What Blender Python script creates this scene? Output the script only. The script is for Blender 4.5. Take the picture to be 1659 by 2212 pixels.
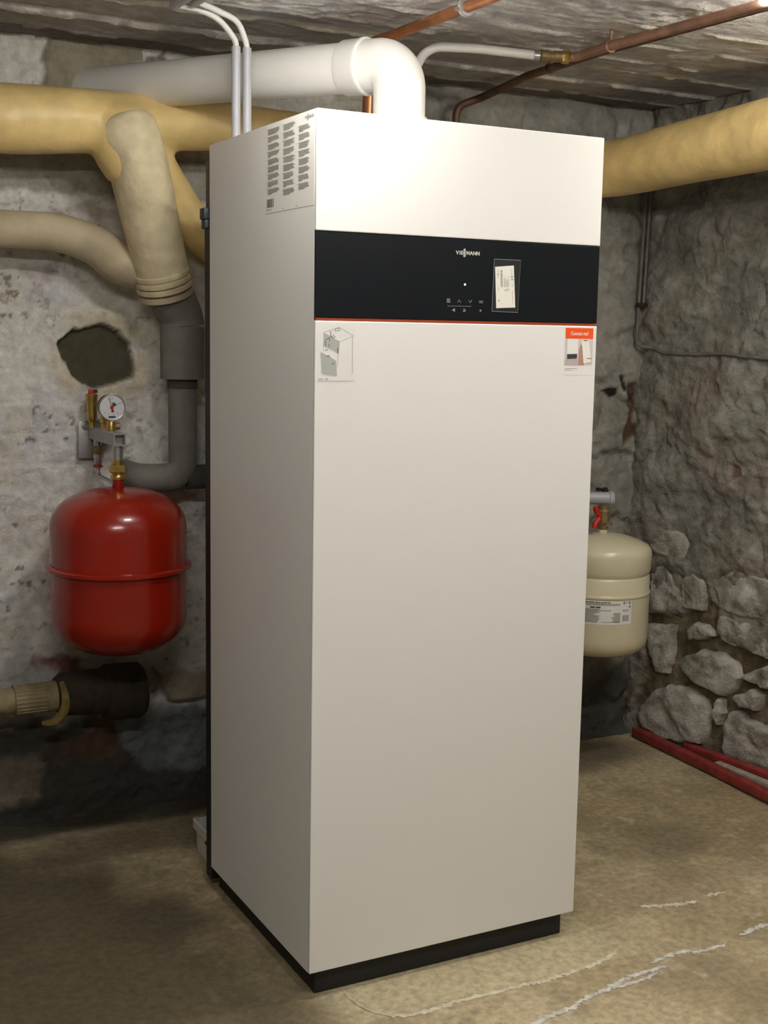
import bpy, bmesh, math, random
import numpy as np
from mathutils import Vector, Matrix, Euler

for o in list(bpy.data.objects): bpy.data.objects.remove(o)
scene = bpy.context.scene
COL = scene.collection
PI = math.pi

# ------------------------------------------------------------------ camera
cam_data = bpy.data.cameras.new('camera')
cam = bpy.data.objects.new('camera', cam_data)
COL.objects.link(cam)
cam.location = (-0.91734, -2.01451, 1.23650)
cam.rotation_euler = Euler((1.42862908, -0.0169967878, -0.480965986), 'XYZ')
cam_data.sensor_fit = 'VERTICAL'
cam_data.sensor_height = 24.0
cam_data.lens = 2739.8 / 2212.0 * 24.0
cam_data.clip_start = 0.02
scene.camera = cam

# ------------------------------------------------------------------ world, exposure
world = bpy.data.worlds.new('world'); scene.world = world
world.use_nodes = True
wb = world.node_tree.nodes['Background']
wb.inputs['Color'].default_value = (0.9, 0.95, 1.0, 1)
wb.inputs['Strength'].default_value = 0.02
scene.view_settings.view_transform = 'Standard'
scene.view_settings.look = 'None'
scene.view_settings.gamma = 1
scene.view_settings.use_curve_mapping = False
scene.view_settings.exposure = 0.0

# ceiling battens (the fixtures are built further down); one peeks in at the top right corner, the rest are unseen and added for brightness
LAMPS = [
    dict(x0=-0.16, x1=0.06, y=-0.085, z=1.825, power=10.6, label='unseen short batten lamp added on the ceiling in front of the boiler, left of the flue'),
    dict(x0=0.83, x1=1.30, y=-0.17, z=1.862, power=15.0, label='bright batten lamp on the ceiling at the upper right corner of the photo'),
    dict(x0=-1.15, x1=-0.5, y=-1.4, z=1.82, power=30.0, label='unseen batten lamp added on the ceiling above the viewer, nearer the left wall'),
    dict(x0=0.2, x1=1.0, y=-1.1, z=1.82, power=22.0, label='unseen long batten lamp added on the ceiling between the viewer and the boiler'),
]
LAMP_COL = (1.0, 0.965, 0.895)

# ------------------------------------------------------------------ noise helpers
def _table(seed):
    return np.random.RandomState(seed).rand(256, 256)
_T = {}
def vn(x, y, seed=0):
    if seed not in _T: _T[seed] = _table(seed)
    T = _T[seed]
    xi = np.floor(x).astype(int); yi = np.floor(y).astype(int)
    fx = x - xi; fy = y - yi
    fx = fx*fx*(3-2*fx); fy = fy*fy*(3-2*fy)
    a = T[xi & 255, yi & 255]; b = T[(xi+1) & 255, yi & 255]
    c = T[xi & 255, (yi+1) & 255]; d = T[(xi+1) & 255, (yi+1) & 255]
    return (a*(1-fx)+b*fx)*(1-fy) + (c*(1-fx)+d*fx)*fy
def fbm(x, y, octv=4, seed=0):
    s = np.zeros_like(x); a = 0.5; t = 0
    for i in range(octv):
        s += a*vn(x*2**i+i*17.3, y*2**i+i*9.1, seed+i); t += a; a *= 0.5
    return s/t
def worley(x, y, seed=0):
    R = np.random.RandomState(seed); J = R.rand(256, 256, 2)
    xi = np.floor(x).astype(int); yi = np.floor(y).astype(int)
    f1 = np.full(x.shape, 9.0); f2 = np.full(x.shape, 9.0); idv = np.zeros(x.shape)
    for dx in (-1, 0, 1):
        for dy in (-1, 0, 1):
            j = J[(xi+dx) & 255, (yi+dy) & 255]
            d = np.hypot(xi+dx+0.15+0.7*j[..., 0]-x, yi+dy+0.15+0.7*j[..., 1]-y)
            near = d < f1
            f2 = np.where(near, f1, np.minimum(f2, d))
            idv = np.where(near, j[..., 0], idv)
            f1 = np.where(near, d, f1)
    return f1, f2, idv
def sdf(px, py, poly):
    P = np.array(poly, float); n = len(P)
    best = np.full(px.shape, 1e9); inside = np.zeros(px.shape, bool)
    for i in range(n):
        a = P[i]; b = P[(i+1) % n]; e = b-a
        wx = px-a[0]; wy = py-a[1]
        t = np.clip((wx*e[0]+wy*e[1])/max(e@e, 1e-12), 0, 1)
        best = np.minimum(best, np.hypot(wx-e[0]*t, wy-e[1]*t))
        cond = (a[1] > py) != (b[1] > py)
        xc = a[0]+(py-a[1])/(b[1]-a[1]+1e-12)*e[0]
        inside ^= cond & (px < xc)
    return np.where(inside, -best, best)
def sst(x, a, b):
    t = np.clip((x-a)/(b-a), 0, 1); return t*t*(3-2*t)
def mixc(C, col, m):
    m = np.clip(m, 0, 1)[..., None]
    return C*(1-m)+np.array(col)*m
def lin(r, g, b):
    f = lambda c: c/12.92 if c <= 0.04045 else ((c+0.055)/1.055)**2.4
    return (f(r/255), f(g/255), f(b/255))

# ------------------------------------------------------------------ materials
def mat(name, col, rough=0.5, metal=0.0, var=0.0, vscale=20.0, bump=0.0, bscale=60.0, coat=0.0, spec=0.5, emit=None, col2=None):
    m = bpy.data.materials.new(name); m.use_nodes = True
    nt = m.node_tree; N = nt.nodes; L = nt.links
    b = N['Principled BSDF']
    b.inputs['Base Color'].default_value = (*col, 1)
    b.inputs['Roughness'].default_value = rough
    b.inputs['Metallic'].default_value = metal
    b.inputs['Coat Weight'].default_value = coat
    b.inputs['Coat Roughness'].default_value = 0.08
    b.inputs['Specular IOR Level'].default_value = spec
    tc = N.new('ShaderNodeTexCoord')
    if var > 0 or col2:
        nz = N.new('ShaderNodeTexNoise'); nz.inputs['Scale'].default_value = vscale; nz.inputs['Detail'].default_value = 5
        L.new(tc.outputs['Object'], nz.inputs['Vector'])
        r = N.new('ShaderNodeValToRGB')
        c2 = col2 if col2 else tuple(c*(1-var) for c in col)
        r.color_ramp.elements[0].color = (*c2, 1); r.color_ramp.elements[0].position = 0.35
        r.color_ramp.elements[1].color = (*col, 1); r.color_ramp.elements[1].position = 0.62
        L.new(nz.outputs['Fac'], r.inputs['Fac']); L.new(r.outputs['Color'], b.inputs['Base Color'])
    if bump > 0:
        nb = N.new('ShaderNodeTexNoise'); nb.inputs['Scale'].default_value = bscale; nb.inputs['Detail'].default_value = 6
        L.new(tc.outputs['Object'], nb.inputs['Vector'])
        bp = N.new('ShaderNodeBump'); bp.inputs['Strength'].default_value = bump; bp.inputs['Distance'].default_value = 0.004
        L.new(nb.outputs['Fac'], bp.inputs['Height']); L.new(bp.outputs['Normal'], b.inputs['Normal'])
    if emit:
        b.inputs['Emission Color'].default_value = (*emit[0], 1); b.inputs['Emission Strength'].default_value = emit[1]
    return m
def surf(name, rough=0.9, bump=0.5, s1=45.0, s2=220.0, lo=0.72, hi=1.18, dist=0.006, spec=0.3):
    """rough mineral surface: colour comes from the mesh's own stain and shade map times procedural grain"""
    m = bpy.data.materials.new(name); m.use_nodes = True
    nt = m.node_tree; N = nt.nodes; L = nt.links; b = N['Principled BSDF']
    at = N.new('ShaderNodeAttribute'); at.attribute_name = 'Col'
    tc = N.new('ShaderNodeTexCoord')
    n1 = N.new('ShaderNodeTexNoise'); n1.inputs['Scale'].default_value = s1; n1.inputs['Detail'].default_value = 8; n1.inputs['Roughness'].default_value = 0.65
    n2 = N.new('ShaderNodeTexNoise'); n2.inputs['Scale'].default_value = s2; n2.inputs['Detail'].default_value = 4
    for n in (n1, n2): L.new(tc.outputs['Object'], n.inputs['Vector'])
    mr = N.new('ShaderNodeMapRange'); mr.inputs['From Min'].default_value = 0.3; mr.inputs['From Max'].default_value = 0.7
    mr.inputs['To Min'].default_value = lo; mr.inputs['To Max'].default_value = hi
    L.new(n1.outputs['Fac'], mr.inputs['Value'])
    mu = N.new('ShaderNodeVectorMath'); mu.operation = 'SCALE'
    L.new(at.outputs['Color'], mu.inputs[0]); L.new(mr.outputs['Result'], mu.inputs['Scale'])
    L.new(mu.outputs['Vector'], b.inputs['Base Color'])
    ad = N.new('ShaderNodeMath'); ad.operation = 'MULTIPLY_ADD'; ad.inputs[1].default_value = 0.35
    L.new(n2.outputs['Fac'], ad.inputs[0]); L.new(n1.outputs['Fac'], ad.inputs[2])
    bp = N.new('ShaderNodeBump'); bp.inputs['Strength'].default_value = bump; bp.inputs['Distance'].default_value = dist
    L.new(ad.outputs['Value'], bp.inputs['Height']); L.new(bp.outputs['Normal'], b.inputs['Normal'])
    b.inputs['Roughness'].default_value = rough; b.inputs['Specular IOR Level'].default_value = spec
    return m

M = {}
M['white_panel'] = mat('white_panel', (0.80, 0.79, 0.77), 0.45)
M['black_glass'] = mat('black_glass', (0.010, 0.0115, 0.014), 0.30, spec=0.12)
M['black'] = mat('black_plastic', (0.008, 0.008, 0.010), 0.6)
M['darkgrey'] = mat('dark_grey_plastic', (0.03, 0.033, 0.04), 0.5)
M['red_strip'] = mat('red_strip', (0.42, 0.075, 0.03), 0.35, metal=0.3)
M['print_grey'] = mat('print_grey', (0.24, 0.23, 0.21), 0.7)
M['print_dark'] = mat('print_dark', (0.03, 0.03, 0.03), 0.7)
M['logo_grey'] = mat('logo_grey', (0.52, 0.52, 0.48), 0.5)
M['icon_grey'] = mat('icon_grey', (0.27, 0.27, 0.26), 0.5)
M['paper'] = mat('paper', (0.80, 0.78, 0.70), 0.6)
M['film_print'] = mat('sticker_white', (0.79, 0.78, 0.75), 0.4)
M['sticker_grey'] = mat('sticker_grey', (0.42, 0.43, 0.41), 0.5)
M['sticker_orange'] = mat('sticker_orange', (0.86, 0.09, 0.012), 0.45)
M['sticker_pink'] = mat('sticker_pink', (0.50, 0.42, 0.42), 0.5)
M['sticker_skin'] = mat('sticker_skin', (0.42, 0.24, 0.18), 0.5)
M['sticker_lilac'] = mat('sticker_lilac', (0.62, 0.56, 0.57), 0.5)
M['white_led'] = mat('white_led', (1, 1, 1), 0.4, emit=((1, 1, 1), 3.0))
M['flue_white'] = mat('flue_white', (0.80, 0.79, 0.76), 0.38)
M['cable_white'] = mat('cable_white', (0.70, 0.69, 0.66), 0.45)
M['conduit'] = mat('conduit_grey', (0.40, 0.40, 0.43), 0.42)
M['copper'] = mat('copper', (0.62, 0.27, 0.13), 0.34, metal=0.75, var=0.35, vscale=18)
M['copper_dull'] = mat('copper_dull', (0.40, 0.225, 0.15), 0.5, metal=0.45, var=0.35, vscale=22)
M['copper_dark'] = mat('copper_dark', (0.16, 0.085, 0.06), 0.5, metal=0.4, var=0.5, vscale=25)
M['brass'] = mat('brass', (0.62, 0.42, 0.13), 0.30, metal=0.85, var=0.25, vscale=60)
M['brass_dull'] = mat('brass_dull', (0.30, 0.21, 0.10), 0.5, metal=0.5, var=0.4, vscale=60)
M['steel'] = mat('steel', (0.50, 0.50, 0.50), 0.33, metal=0.85)
M['zinc'] = mat('zinc', (0.42, 0.42, 0.41), 0.5, metal=0.5, var=0.12, vscale=40)
M['red_paint'] = mat('red_paint', (0.30, 0.012, 0.003), 0.25, coat=0.3, var=0.12, vscale=8)
M['red_plastic'] = mat('red_plastic', (0.50, 0.02, 0.015), 0.45)
M['beige_paint'] = mat('beige_paint', (0.66, 0.60, 0.42), 0.30, coat=0.3)
M['yellow_wrap'] = mat('yellow_wrap', (0.90, 0.67, 0.29), 0.42, var=0.22, vscale=11, bump=0.8, bscale=26)
M['beige_wrap'] = mat('beige_wrap', (0.80, 0.69, 0.45), 0.6, var=0.28, vscale=14, bump=0.9, bscale=34)
M['beige_wrap2'] = mat('beige_wrap_dusty', (0.58, 0.49, 0.33), 0.65, var=0.3, vscale=10, bump=0.6, bscale=30)
M['foam'] = mat('grey_foam', (0.22, 0.208, 0.185), 0.8, var=0.18, vscale=25, bump=0.25, bscale=250)
M['foam_dark'] = mat('dark_foam', (0.08, 0.076, 0.07), 0.85, var=0.2, vscale=30, bump=0.3, bscale=200)
M['white_plastic'] = mat('white_plastic', (0.62, 0.61, 0.58), 0.45)
M['pole_red'] = mat('pole_red', (0.30, 0.035, 0.03), 0.55, var=0.4, vscale=30, bump=0.2, bscale=80)
M['old_wood'] = mat('old_wood', (0.42, 0.38, 0.31), 0.8, var=0.35, vscale=35, bump=0.5, bscale=80)
M['rust'] = mat('rust_iron', (0.035, 0.022, 0.012), 0.8, var=0.5, vscale=30, bump=0.8, bscale=60)
M['old_beige'] = mat('old_beige', (0.30, 0.24, 0.13), 0.7, var=0.3, vscale=40, bump=0.4, bscale=60)
M['old_foam'] = mat('old_foam', (0.26, 0.19, 0.05), 0.8, var=0.4, vscale=40, bump=0.7, bscale=80)
M['wall_cable'] = mat('wall_cable', (0.17, 0.16, 0.145), 0.7, var=0.25, vscale=30)
M['crust'] = mat('mineral_crust', (0.62, 0.56, 0.42), 0.9, var=0.3, vscale=60, bump=0.5, bscale=150)
M['crust_white'] = mat('mineral_crust_white', (0.62, 0.60, 0.54), 0.9, var=0.35, vscale=60, bump=0.5, bscale=150)
M['lamp_body'] = mat('lamp_body', (0.75, 0.75, 0.74), 0.5)
M['wood_brown'] = mat('wood_brown', (0.12, 0.085, 0.05), 0.7, var=0.3, vscale=30)
M['dial_green'] = mat('dial_green', (0.02, 0.09, 0.035), 0.5)
M['gauge_white'] = mat('gauge_white', (0.72, 0.73, 0.76), 0.35)
M['surf_back'] = surf('wall_plaster', 0.92, 0.8, 40, 190, 0.74, 1.18, 0.008)
M['surf_right'] = surf('wall_rubble', 0.9, 0.9, 34, 150, 0.68, 1.25, 0.010)
M['surf_ceiling'] = surf('ceiling_concrete', 0.9, 0.9, 30, 160, 0.72, 1.22, 0.008)
M['surf_floor'] = surf('floor_concrete', 0.62, 0.4, 55, 300, 0.64, 1.27, 0.004, 0.4)
M['surf_plain'] = surf('wall_plain', 0.95, 0.3)
M['stone'] = surf('wall_stone', 0.9, 1.0, 30, 140, 0.66, 1.28, 0.010)
def film_mat():
    m = bpy.data.materials.new('clear_film'); m.use_nodes = True
    nt = m.node_tree; N = nt.nodes; L = nt.links; b = N['Principled BSDF']
    b.inputs['Base Color'].default_value = (0.5, 0.52, 0.54, 1); b.inputs['Roughness'].default_value = 0.25
    b.inputs['Alpha'].default_value = 0.05
    return m
M['film'] = film_mat()

# ------------------------------------------------------------------ mesh helpers
def base_of(o):
    while o is not None and o.parent is not None: o = o.parent
    return Vector(o.location) if o is not None else Vector((0, 0, 0))
def tag(o, label=None, cat=None, group=None, kind=None):
    if label: o['label'] = label
    if cat: o['category'] = cat
    if group: o['group'] = group
    if kind: o['kind'] = kind
    return o
def thing(name, loc, label, cat, group=None):
    o = bpy.data.objects.new(name, None); o.empty_display_size = 0.05
    COL.objects.link(o); o.location = loc
    return tag(o, label, cat, group)
def obj(name, geo, m, parent=None, base=None, smooth=True, angle=40):
    """geo: list of (verts, faces) in world coordinates; becomes one mesh object"""
    V = []; F = []
    for v, f in geo:
        n = len(V); V += [tuple(q) for q in v]; F += [tuple(i+n for i in q) for q in f]
    b = base_of(parent) if parent is not None else Vector(base if base is not None else (0, 0, 0))
    me = bpy.data.meshes.new(name)
    me.from_pydata([(x-b.x, y-b.y, z-b.z) for x, y, z in V], [], F)
    me.update()
    if smooth:
        me.polygons.foreach_set('use_smooth', [True]*len(me.polygons))
        me.set_sharp_from_angle(angle=math.radians(angle))
    me.materials.append(m)
    o = bpy.data.objects.new(name, me); COL.objects.link(o)
    if parent is not None: o.parent = parent
    else: o.location = b
    return o
def bm_geo(bm):
    bmesh.ops.recalc_face_normals(bm, faces=bm.faces)
    bm.verts.index_update()
    g = ([tuple(v.co) for v in bm.verts], [tuple(v.index for v in f.verts) for f in bm.faces])
    bm.free(); return g
def box(x0, x1, y0, y1, z0, z1, bev=0.0, seg=2, rot=None):
    bm = bmesh.new()
    bmesh.ops.create_cube(bm, size=1)
    for v in bm.verts:
        v.co = Vector(((x0+x1)/2+v.co.x*(x1-x0), (y0+y1)/2+v.co.y*(y1-y0), (z0+z1)/2+v.co.z*(z1-z0)))
    if bev > 0:
        bmesh.ops.bevel(bm, geom=list(bm.edges), offset=bev, segments=seg, affect='EDGES', profile=0.5)
    if rot is not None:
        c = Vector(((x0+x1)/2, (y0+y1)/2, (z0+z1)/2))
        for v in bm.verts: v.co = c + rot @ (v.co-c)
    return bm_geo(bm)
def smoothpath(P, n=8):
    P = [Vector(p) for p in P]; out = []
    for i in range(len(P)-1):
        p0 = P[max(i-1, 0)]; p1 = P[i]; p2 = P[i+1]; p3 = P[min(i+2, len(P)-1)]
        for k in range(n):
            t = k/n
            out.append(0.5*((2*p1)+(p2-p0)*t+(2*p0-5*p1+4*p2-p3)*t*t+(3*p1-p0-3*p2+p3)*t**3))
    out.append(P[-1]); return out
def fillet(P, r, n=8):
    """polyline with arcs of radius r at its corners"""
    P = [Vector(p) for p in P]; out = [P[0]]
    for i in range(1, len(P)-1):
        a = (P[i-1]-P[i]); b = (P[i+1]-P[i]); la, lb = a.length, b.length; a.normalize(); b.normalize()
        ang = a.angle(b)
        if ang > PI-0.02: out.append(P[i]); continue
        rr = r[i-1] if isinstance(r, (list, tuple)) else r
        d = min(rr/math.tan(ang/2), la*0.49, lb*0.49); rr = d*math.tan(ang/2)
        c = P[i]+(a+b).normalized()*(rr/math.sin(ang/2))
        s = P[i]+a*d-c; e = P[i]+b*d-c
        for k in range(n+1):
            th = s.angle(e)
            out.append(c+(s*math.sin((1-k/n)*th)+e*math.sin(k/n*th))/math.sin(th))
    out.append(P[-1]); return out
def tube(path, r, seg=20, cap=True, hollow=0.0, closed=False, noise=0.0, seed=1):
    P = [Vector(p) for p in path]; n = len(P)
    R = r if isinstance(r, (list, tuple)) else [r]*n
    if len(R) != n:
        R = list(np.interp(np.linspace(0, 1, n), np.linspace(0, 1, len(R)), R))
    T = []
    for i in range(n):
        if closed: t = P[(i+1) % n]-P[i-1]
        else: t = P[min(i+1, n-1)]-P[max(i-1, 0)]
        T.append(t.normalized())
    up = Vector((0, 0, 1)) if abs(T[0].z) < 0.9 else Vector((1, 0, 0))
    N = (up-T[0]*up.dot(T[0])).normalized()
    V = []; F = []; rnd = random.Random(seed)
    for i in range(n):
        if i > 0:
            N = (N-T[i]*N.dot(T[i])).normalized()
        B = T[i].cross(N)
        for k in range(seg):
            a = 2*PI*k/seg
            rr = R[i]
            if noise: rr *= 1+noise*(math.sin(3*a+i*0.37+seed)*0.5+math.sin(5*a-i*0.23)*0.3+rnd.uniform(-.2, .2))
            V.append(P[i]+(N*math.cos(a)+B*math.sin(a))*rr)
    for i in range(n if closed else n-1):
        for k in range(seg):
            a = i*seg+k; b = i*seg+(k+1) % seg; j = ((i+1) % n)*seg
            F.append((a, b, j+(k+1) % seg, j+k))
    if cap and not closed:
        F.append(tuple(reversed(range(seg)))); F.append(tuple(range((n-1)*seg, n*seg)))
    return V, F
def cyl(a, b, r, seg=24, r2=None):
    return tube([a, b], [r, r if r2 is None else r2], seg)
def lathe(profile, c, axis=(0, 0, 1), seg=48):
    """profile: (radius, height) list revolved about axis through c"""
    ax = Vector(axis).normalized(); q = Vector((0, 0, 1)).rotation_difference(ax)
    V = []; F = []; n = len(profile); c = Vector(c)
    for (r, h) in profile:
        for k in range(seg):
            a = 2*PI*k/seg
            V.append(c+q @ Vector((r*math.cos(a), r*math.sin(a), h)))
    for i in range(n-1):
        for k in range(seg):
            F.append((i*seg+k, i*seg+(k+1) % seg, (i+1)*seg+(k+1) % seg, (i+1)*seg+k))
    F.append(tuple(reversed(range(seg)))); F.append(tuple(range((n-1)*seg, n*seg)))
    return V, F
def torus(c, R, r, axis=(0, 0, 1), seg=56, ts=10):
    ax = Vector(axis).normalized(); q = Vector((0, 0, 1)).rotation_difference(ax); c = Vector(c)
    return tube([c+q @ Vector((R*math.cos(2*PI*k/seg), R*math.sin(2*PI*k/seg), 0)) for k in range(seg)], r, ts, closed=True)
def hexprism(c, r, h, axis=(0, 0, 1)):
    return lathe([(r*0.9, 0), (r, h*0.12), (r, h*0.88), (r*0.9, h)], c, axis, 6)
def text_geo(body, size, fn, bold=0.0, align='LEFT'):
    """flat letter outlines, mapped to the world by fn(x, y)"""
    cu = bpy.data.curves.new('lettering', 'FONT'); cu.body = body; cu.size = size
    cu.offset = bold; cu.align_x = align; cu.resolution_u = 3
    to = bpy.data.objects.new('lettering', cu); COL.objects.link(to)
    dg = bpy.context.evaluated_depsgraph_get()
    me = bpy.data.meshes.new_from_object(to.evaluated_get(dg))
    V = [fn(v.co.x, v.co.y) for v in me.vertices]; F = [tuple(p.vertices) for p in me.polygons]
    bpy.data.objects.remove(to); bpy.data.curves.remove(cu); bpy.data.meshes.remove(me)
    return V, F
def quads(rects, fn):
    V = []; F = []
    for (x0, x1, y0, y1) in rects:
        n = len(V); V += [fn(x0, y0), fn(x1, y0), fn(x1, y1), fn(x0, y1)]; F.append((n, n+1, n+2, n+3))
    return V, F
def stroke(pts, w, fn):
    V = []; F = []
    for a, b in zip(pts[:-1], pts[1:]):
        dx, dy = b[0]-a[0], b[1]-a[1]; l = math.hypot(dx, dy) or 1; nx, ny = -dy/l*w/2, dx/l*w/2
        ex, ey = dx/l*w*0.4, dy/l*w*0.4
        n = len(V)
        V += [fn(a[0]+nx-ex, a[1]+ny-ey), fn(a[0]-nx-ex, a[1]-ny-ey), fn(b[0]-nx+ex, b[1]-ny+ey), fn(b[0]+nx+ex, b[1]+ny+ey)]
        F.append((n, n+1, n+2, n+3))
    return V, F
def poly(pts, fn): return [fn(x, y) for x, y in pts], [tuple(range(len(pts)))]
def grid_mesh(name, U, Vv, fn, m, flip=False):
    """height-field surface with a stain and shade map; fn(u, v) -> X, Y, Z, colour"""
    uu, vv = np.meshgrid(U, Vv, indexing='ij')
    X, Y, Z, C = fn(uu, vv)
    nu, nv = len(U), len(Vv)
    co = np.stack([X, Y, Z], -1).reshape(-1, 3).astype(np.float32)
    i, j = np.meshgrid(np.arange(nu-1), np.arange(nv-1), indexing='ij')
    a = (i*nv+j).ravel(); b = ((i+1)*nv+j).ravel(); c = ((i+1)*nv+j+1).ravel(); d = (i*nv+j+1).ravel()
    f = np.stack([a, d, c, b] if flip else [a, b, c, d], -1).astype(np.int32)
    me = bpy.data.meshes.new(name)
    me.vertices.add(len(co)); me.vertices.foreach_set('co', co.ravel())
    me.loops.add(f.size); me.loops.foreach_set('vertex_index', f.ravel())
    me.polygons.add(len(f)); me.polygons.foreach_set('loop_start', np.arange(0, f.size, 4, dtype=np.int32))
    me.polygons.foreach_set('loop_total', np.full(len(f), 4, np.int32))
    me.update(calc_edges=True); me.validate()
    at = me.attributes.new('Col', 'FLOAT_COLOR', 'POINT')
    ca = np.ones((len(co), 4), np.float32); ca[:, :3] = np.clip(C.reshape(-1, 3), 0, 1)
    at.data.foreach_set('color', ca.ravel())
    me.polygons.foreach_set('use_smooth', np.ones(len(f), bool))
    me.materials.append(m)
    o = bpy.data.objects.new(name, me); COL.objects.link(o); o['kind'] = 'structure'
    return o
def axis_pts(*segs):
    out = [segs[0][0]]
    for a, b, s in segs:
        n = max(1, int(round((b-a)/s))); out += list(np.linspace(a, b, n+1)[1:])
    return np.array(out)

# ================================================================== THE ROOM
XL, XR0, YB, YF, ZC = -2.3, 1.545, 1.05, -3.3, 1.89
def right_x(y, z): return XR0+(YB-y)*(0.10+0.15*(1-np.clip(z, 0, 2)/1.9))

PATCH = [(-0.192, 1.93), (-0.112, 1.93), (-0.06, 1.93), (0.0, 1.93), (0.017, 1.874), (0.015, 1.863), (-0.03, 1.845), (-0.05, 1.72), (-0.15, 1.72), (-0.223, 1.74), (-0.208, 1.804), (-0.211, 1.832), (-0.218, 1.838), (-0.203, 1.871)]
HOLE = [(-0.191, 1.193), (-0.17, 1.209), (-0.153, 1.227), (-0.127, 1.235), (-0.088, 1.239), (-0.059, 1.23), (-0.036, 1.211), (-0.016, 1.192), (-0.013, 1.159), (-0.006, 1.13), (-0.01, 1.113), (-0.034, 1.1), (-0.07, 1.094), (-0.113, 1.088), (-0.136, 1.097), (-0.158, 1.114), (-0.168, 1.139), (-0.183, 1.162)]
BRICK = [(-0.262, 0.437), (-0.214, 0.425), (-0.168, 0.41), (-0.1, 0.41), (-0.042, 0.40), (-0.02, 0.37), (-0.121, 0.375), (-0.168, 0.372), (-0.24, 0.378), (-0.275, 0.405)]
LEDGE = [(0.034, 0.367), (0.30, 0.35), (0.30, 0.283), (0.066, 0.285), (0.045, 0.331)]
LGREY = [(-0.065, 0.242), (0.051, 0.262), (0.30, 0.261), (0.30, 0.097), (0.122, 0.079), (0.025, 0.101), (-0.021, 0.154), (-0.055, 0.184)]
LBROWN = [(-0.50, 0.188), (-0.274, 0.177), (-0.235, 0.154), (-0.25, 0.107), (-0.26, 0.067), (-0.31, 0.044), (-0.50, 0.038)]
RUST = [(1.5, 1.095), (1.536, 1.091), (1.544, 1.03), (1.525, 0.974), (1.57, 0.949), (1.508, 0.913), (1.493, 0.906), (1.5, 0.966), (1.517, 1.023), (1.499, 1.075)]
CHIPS = [[(1.464, 1.117), (1.479, 1.117), (1.496, 1.075), (1.484, 1.069)], [(1.407, 1.072), (1.433, 1.08), (1.461, 1.081), (1.457, 1.056), (1.445, 1.051), (1.424, 1.064)]]

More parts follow.
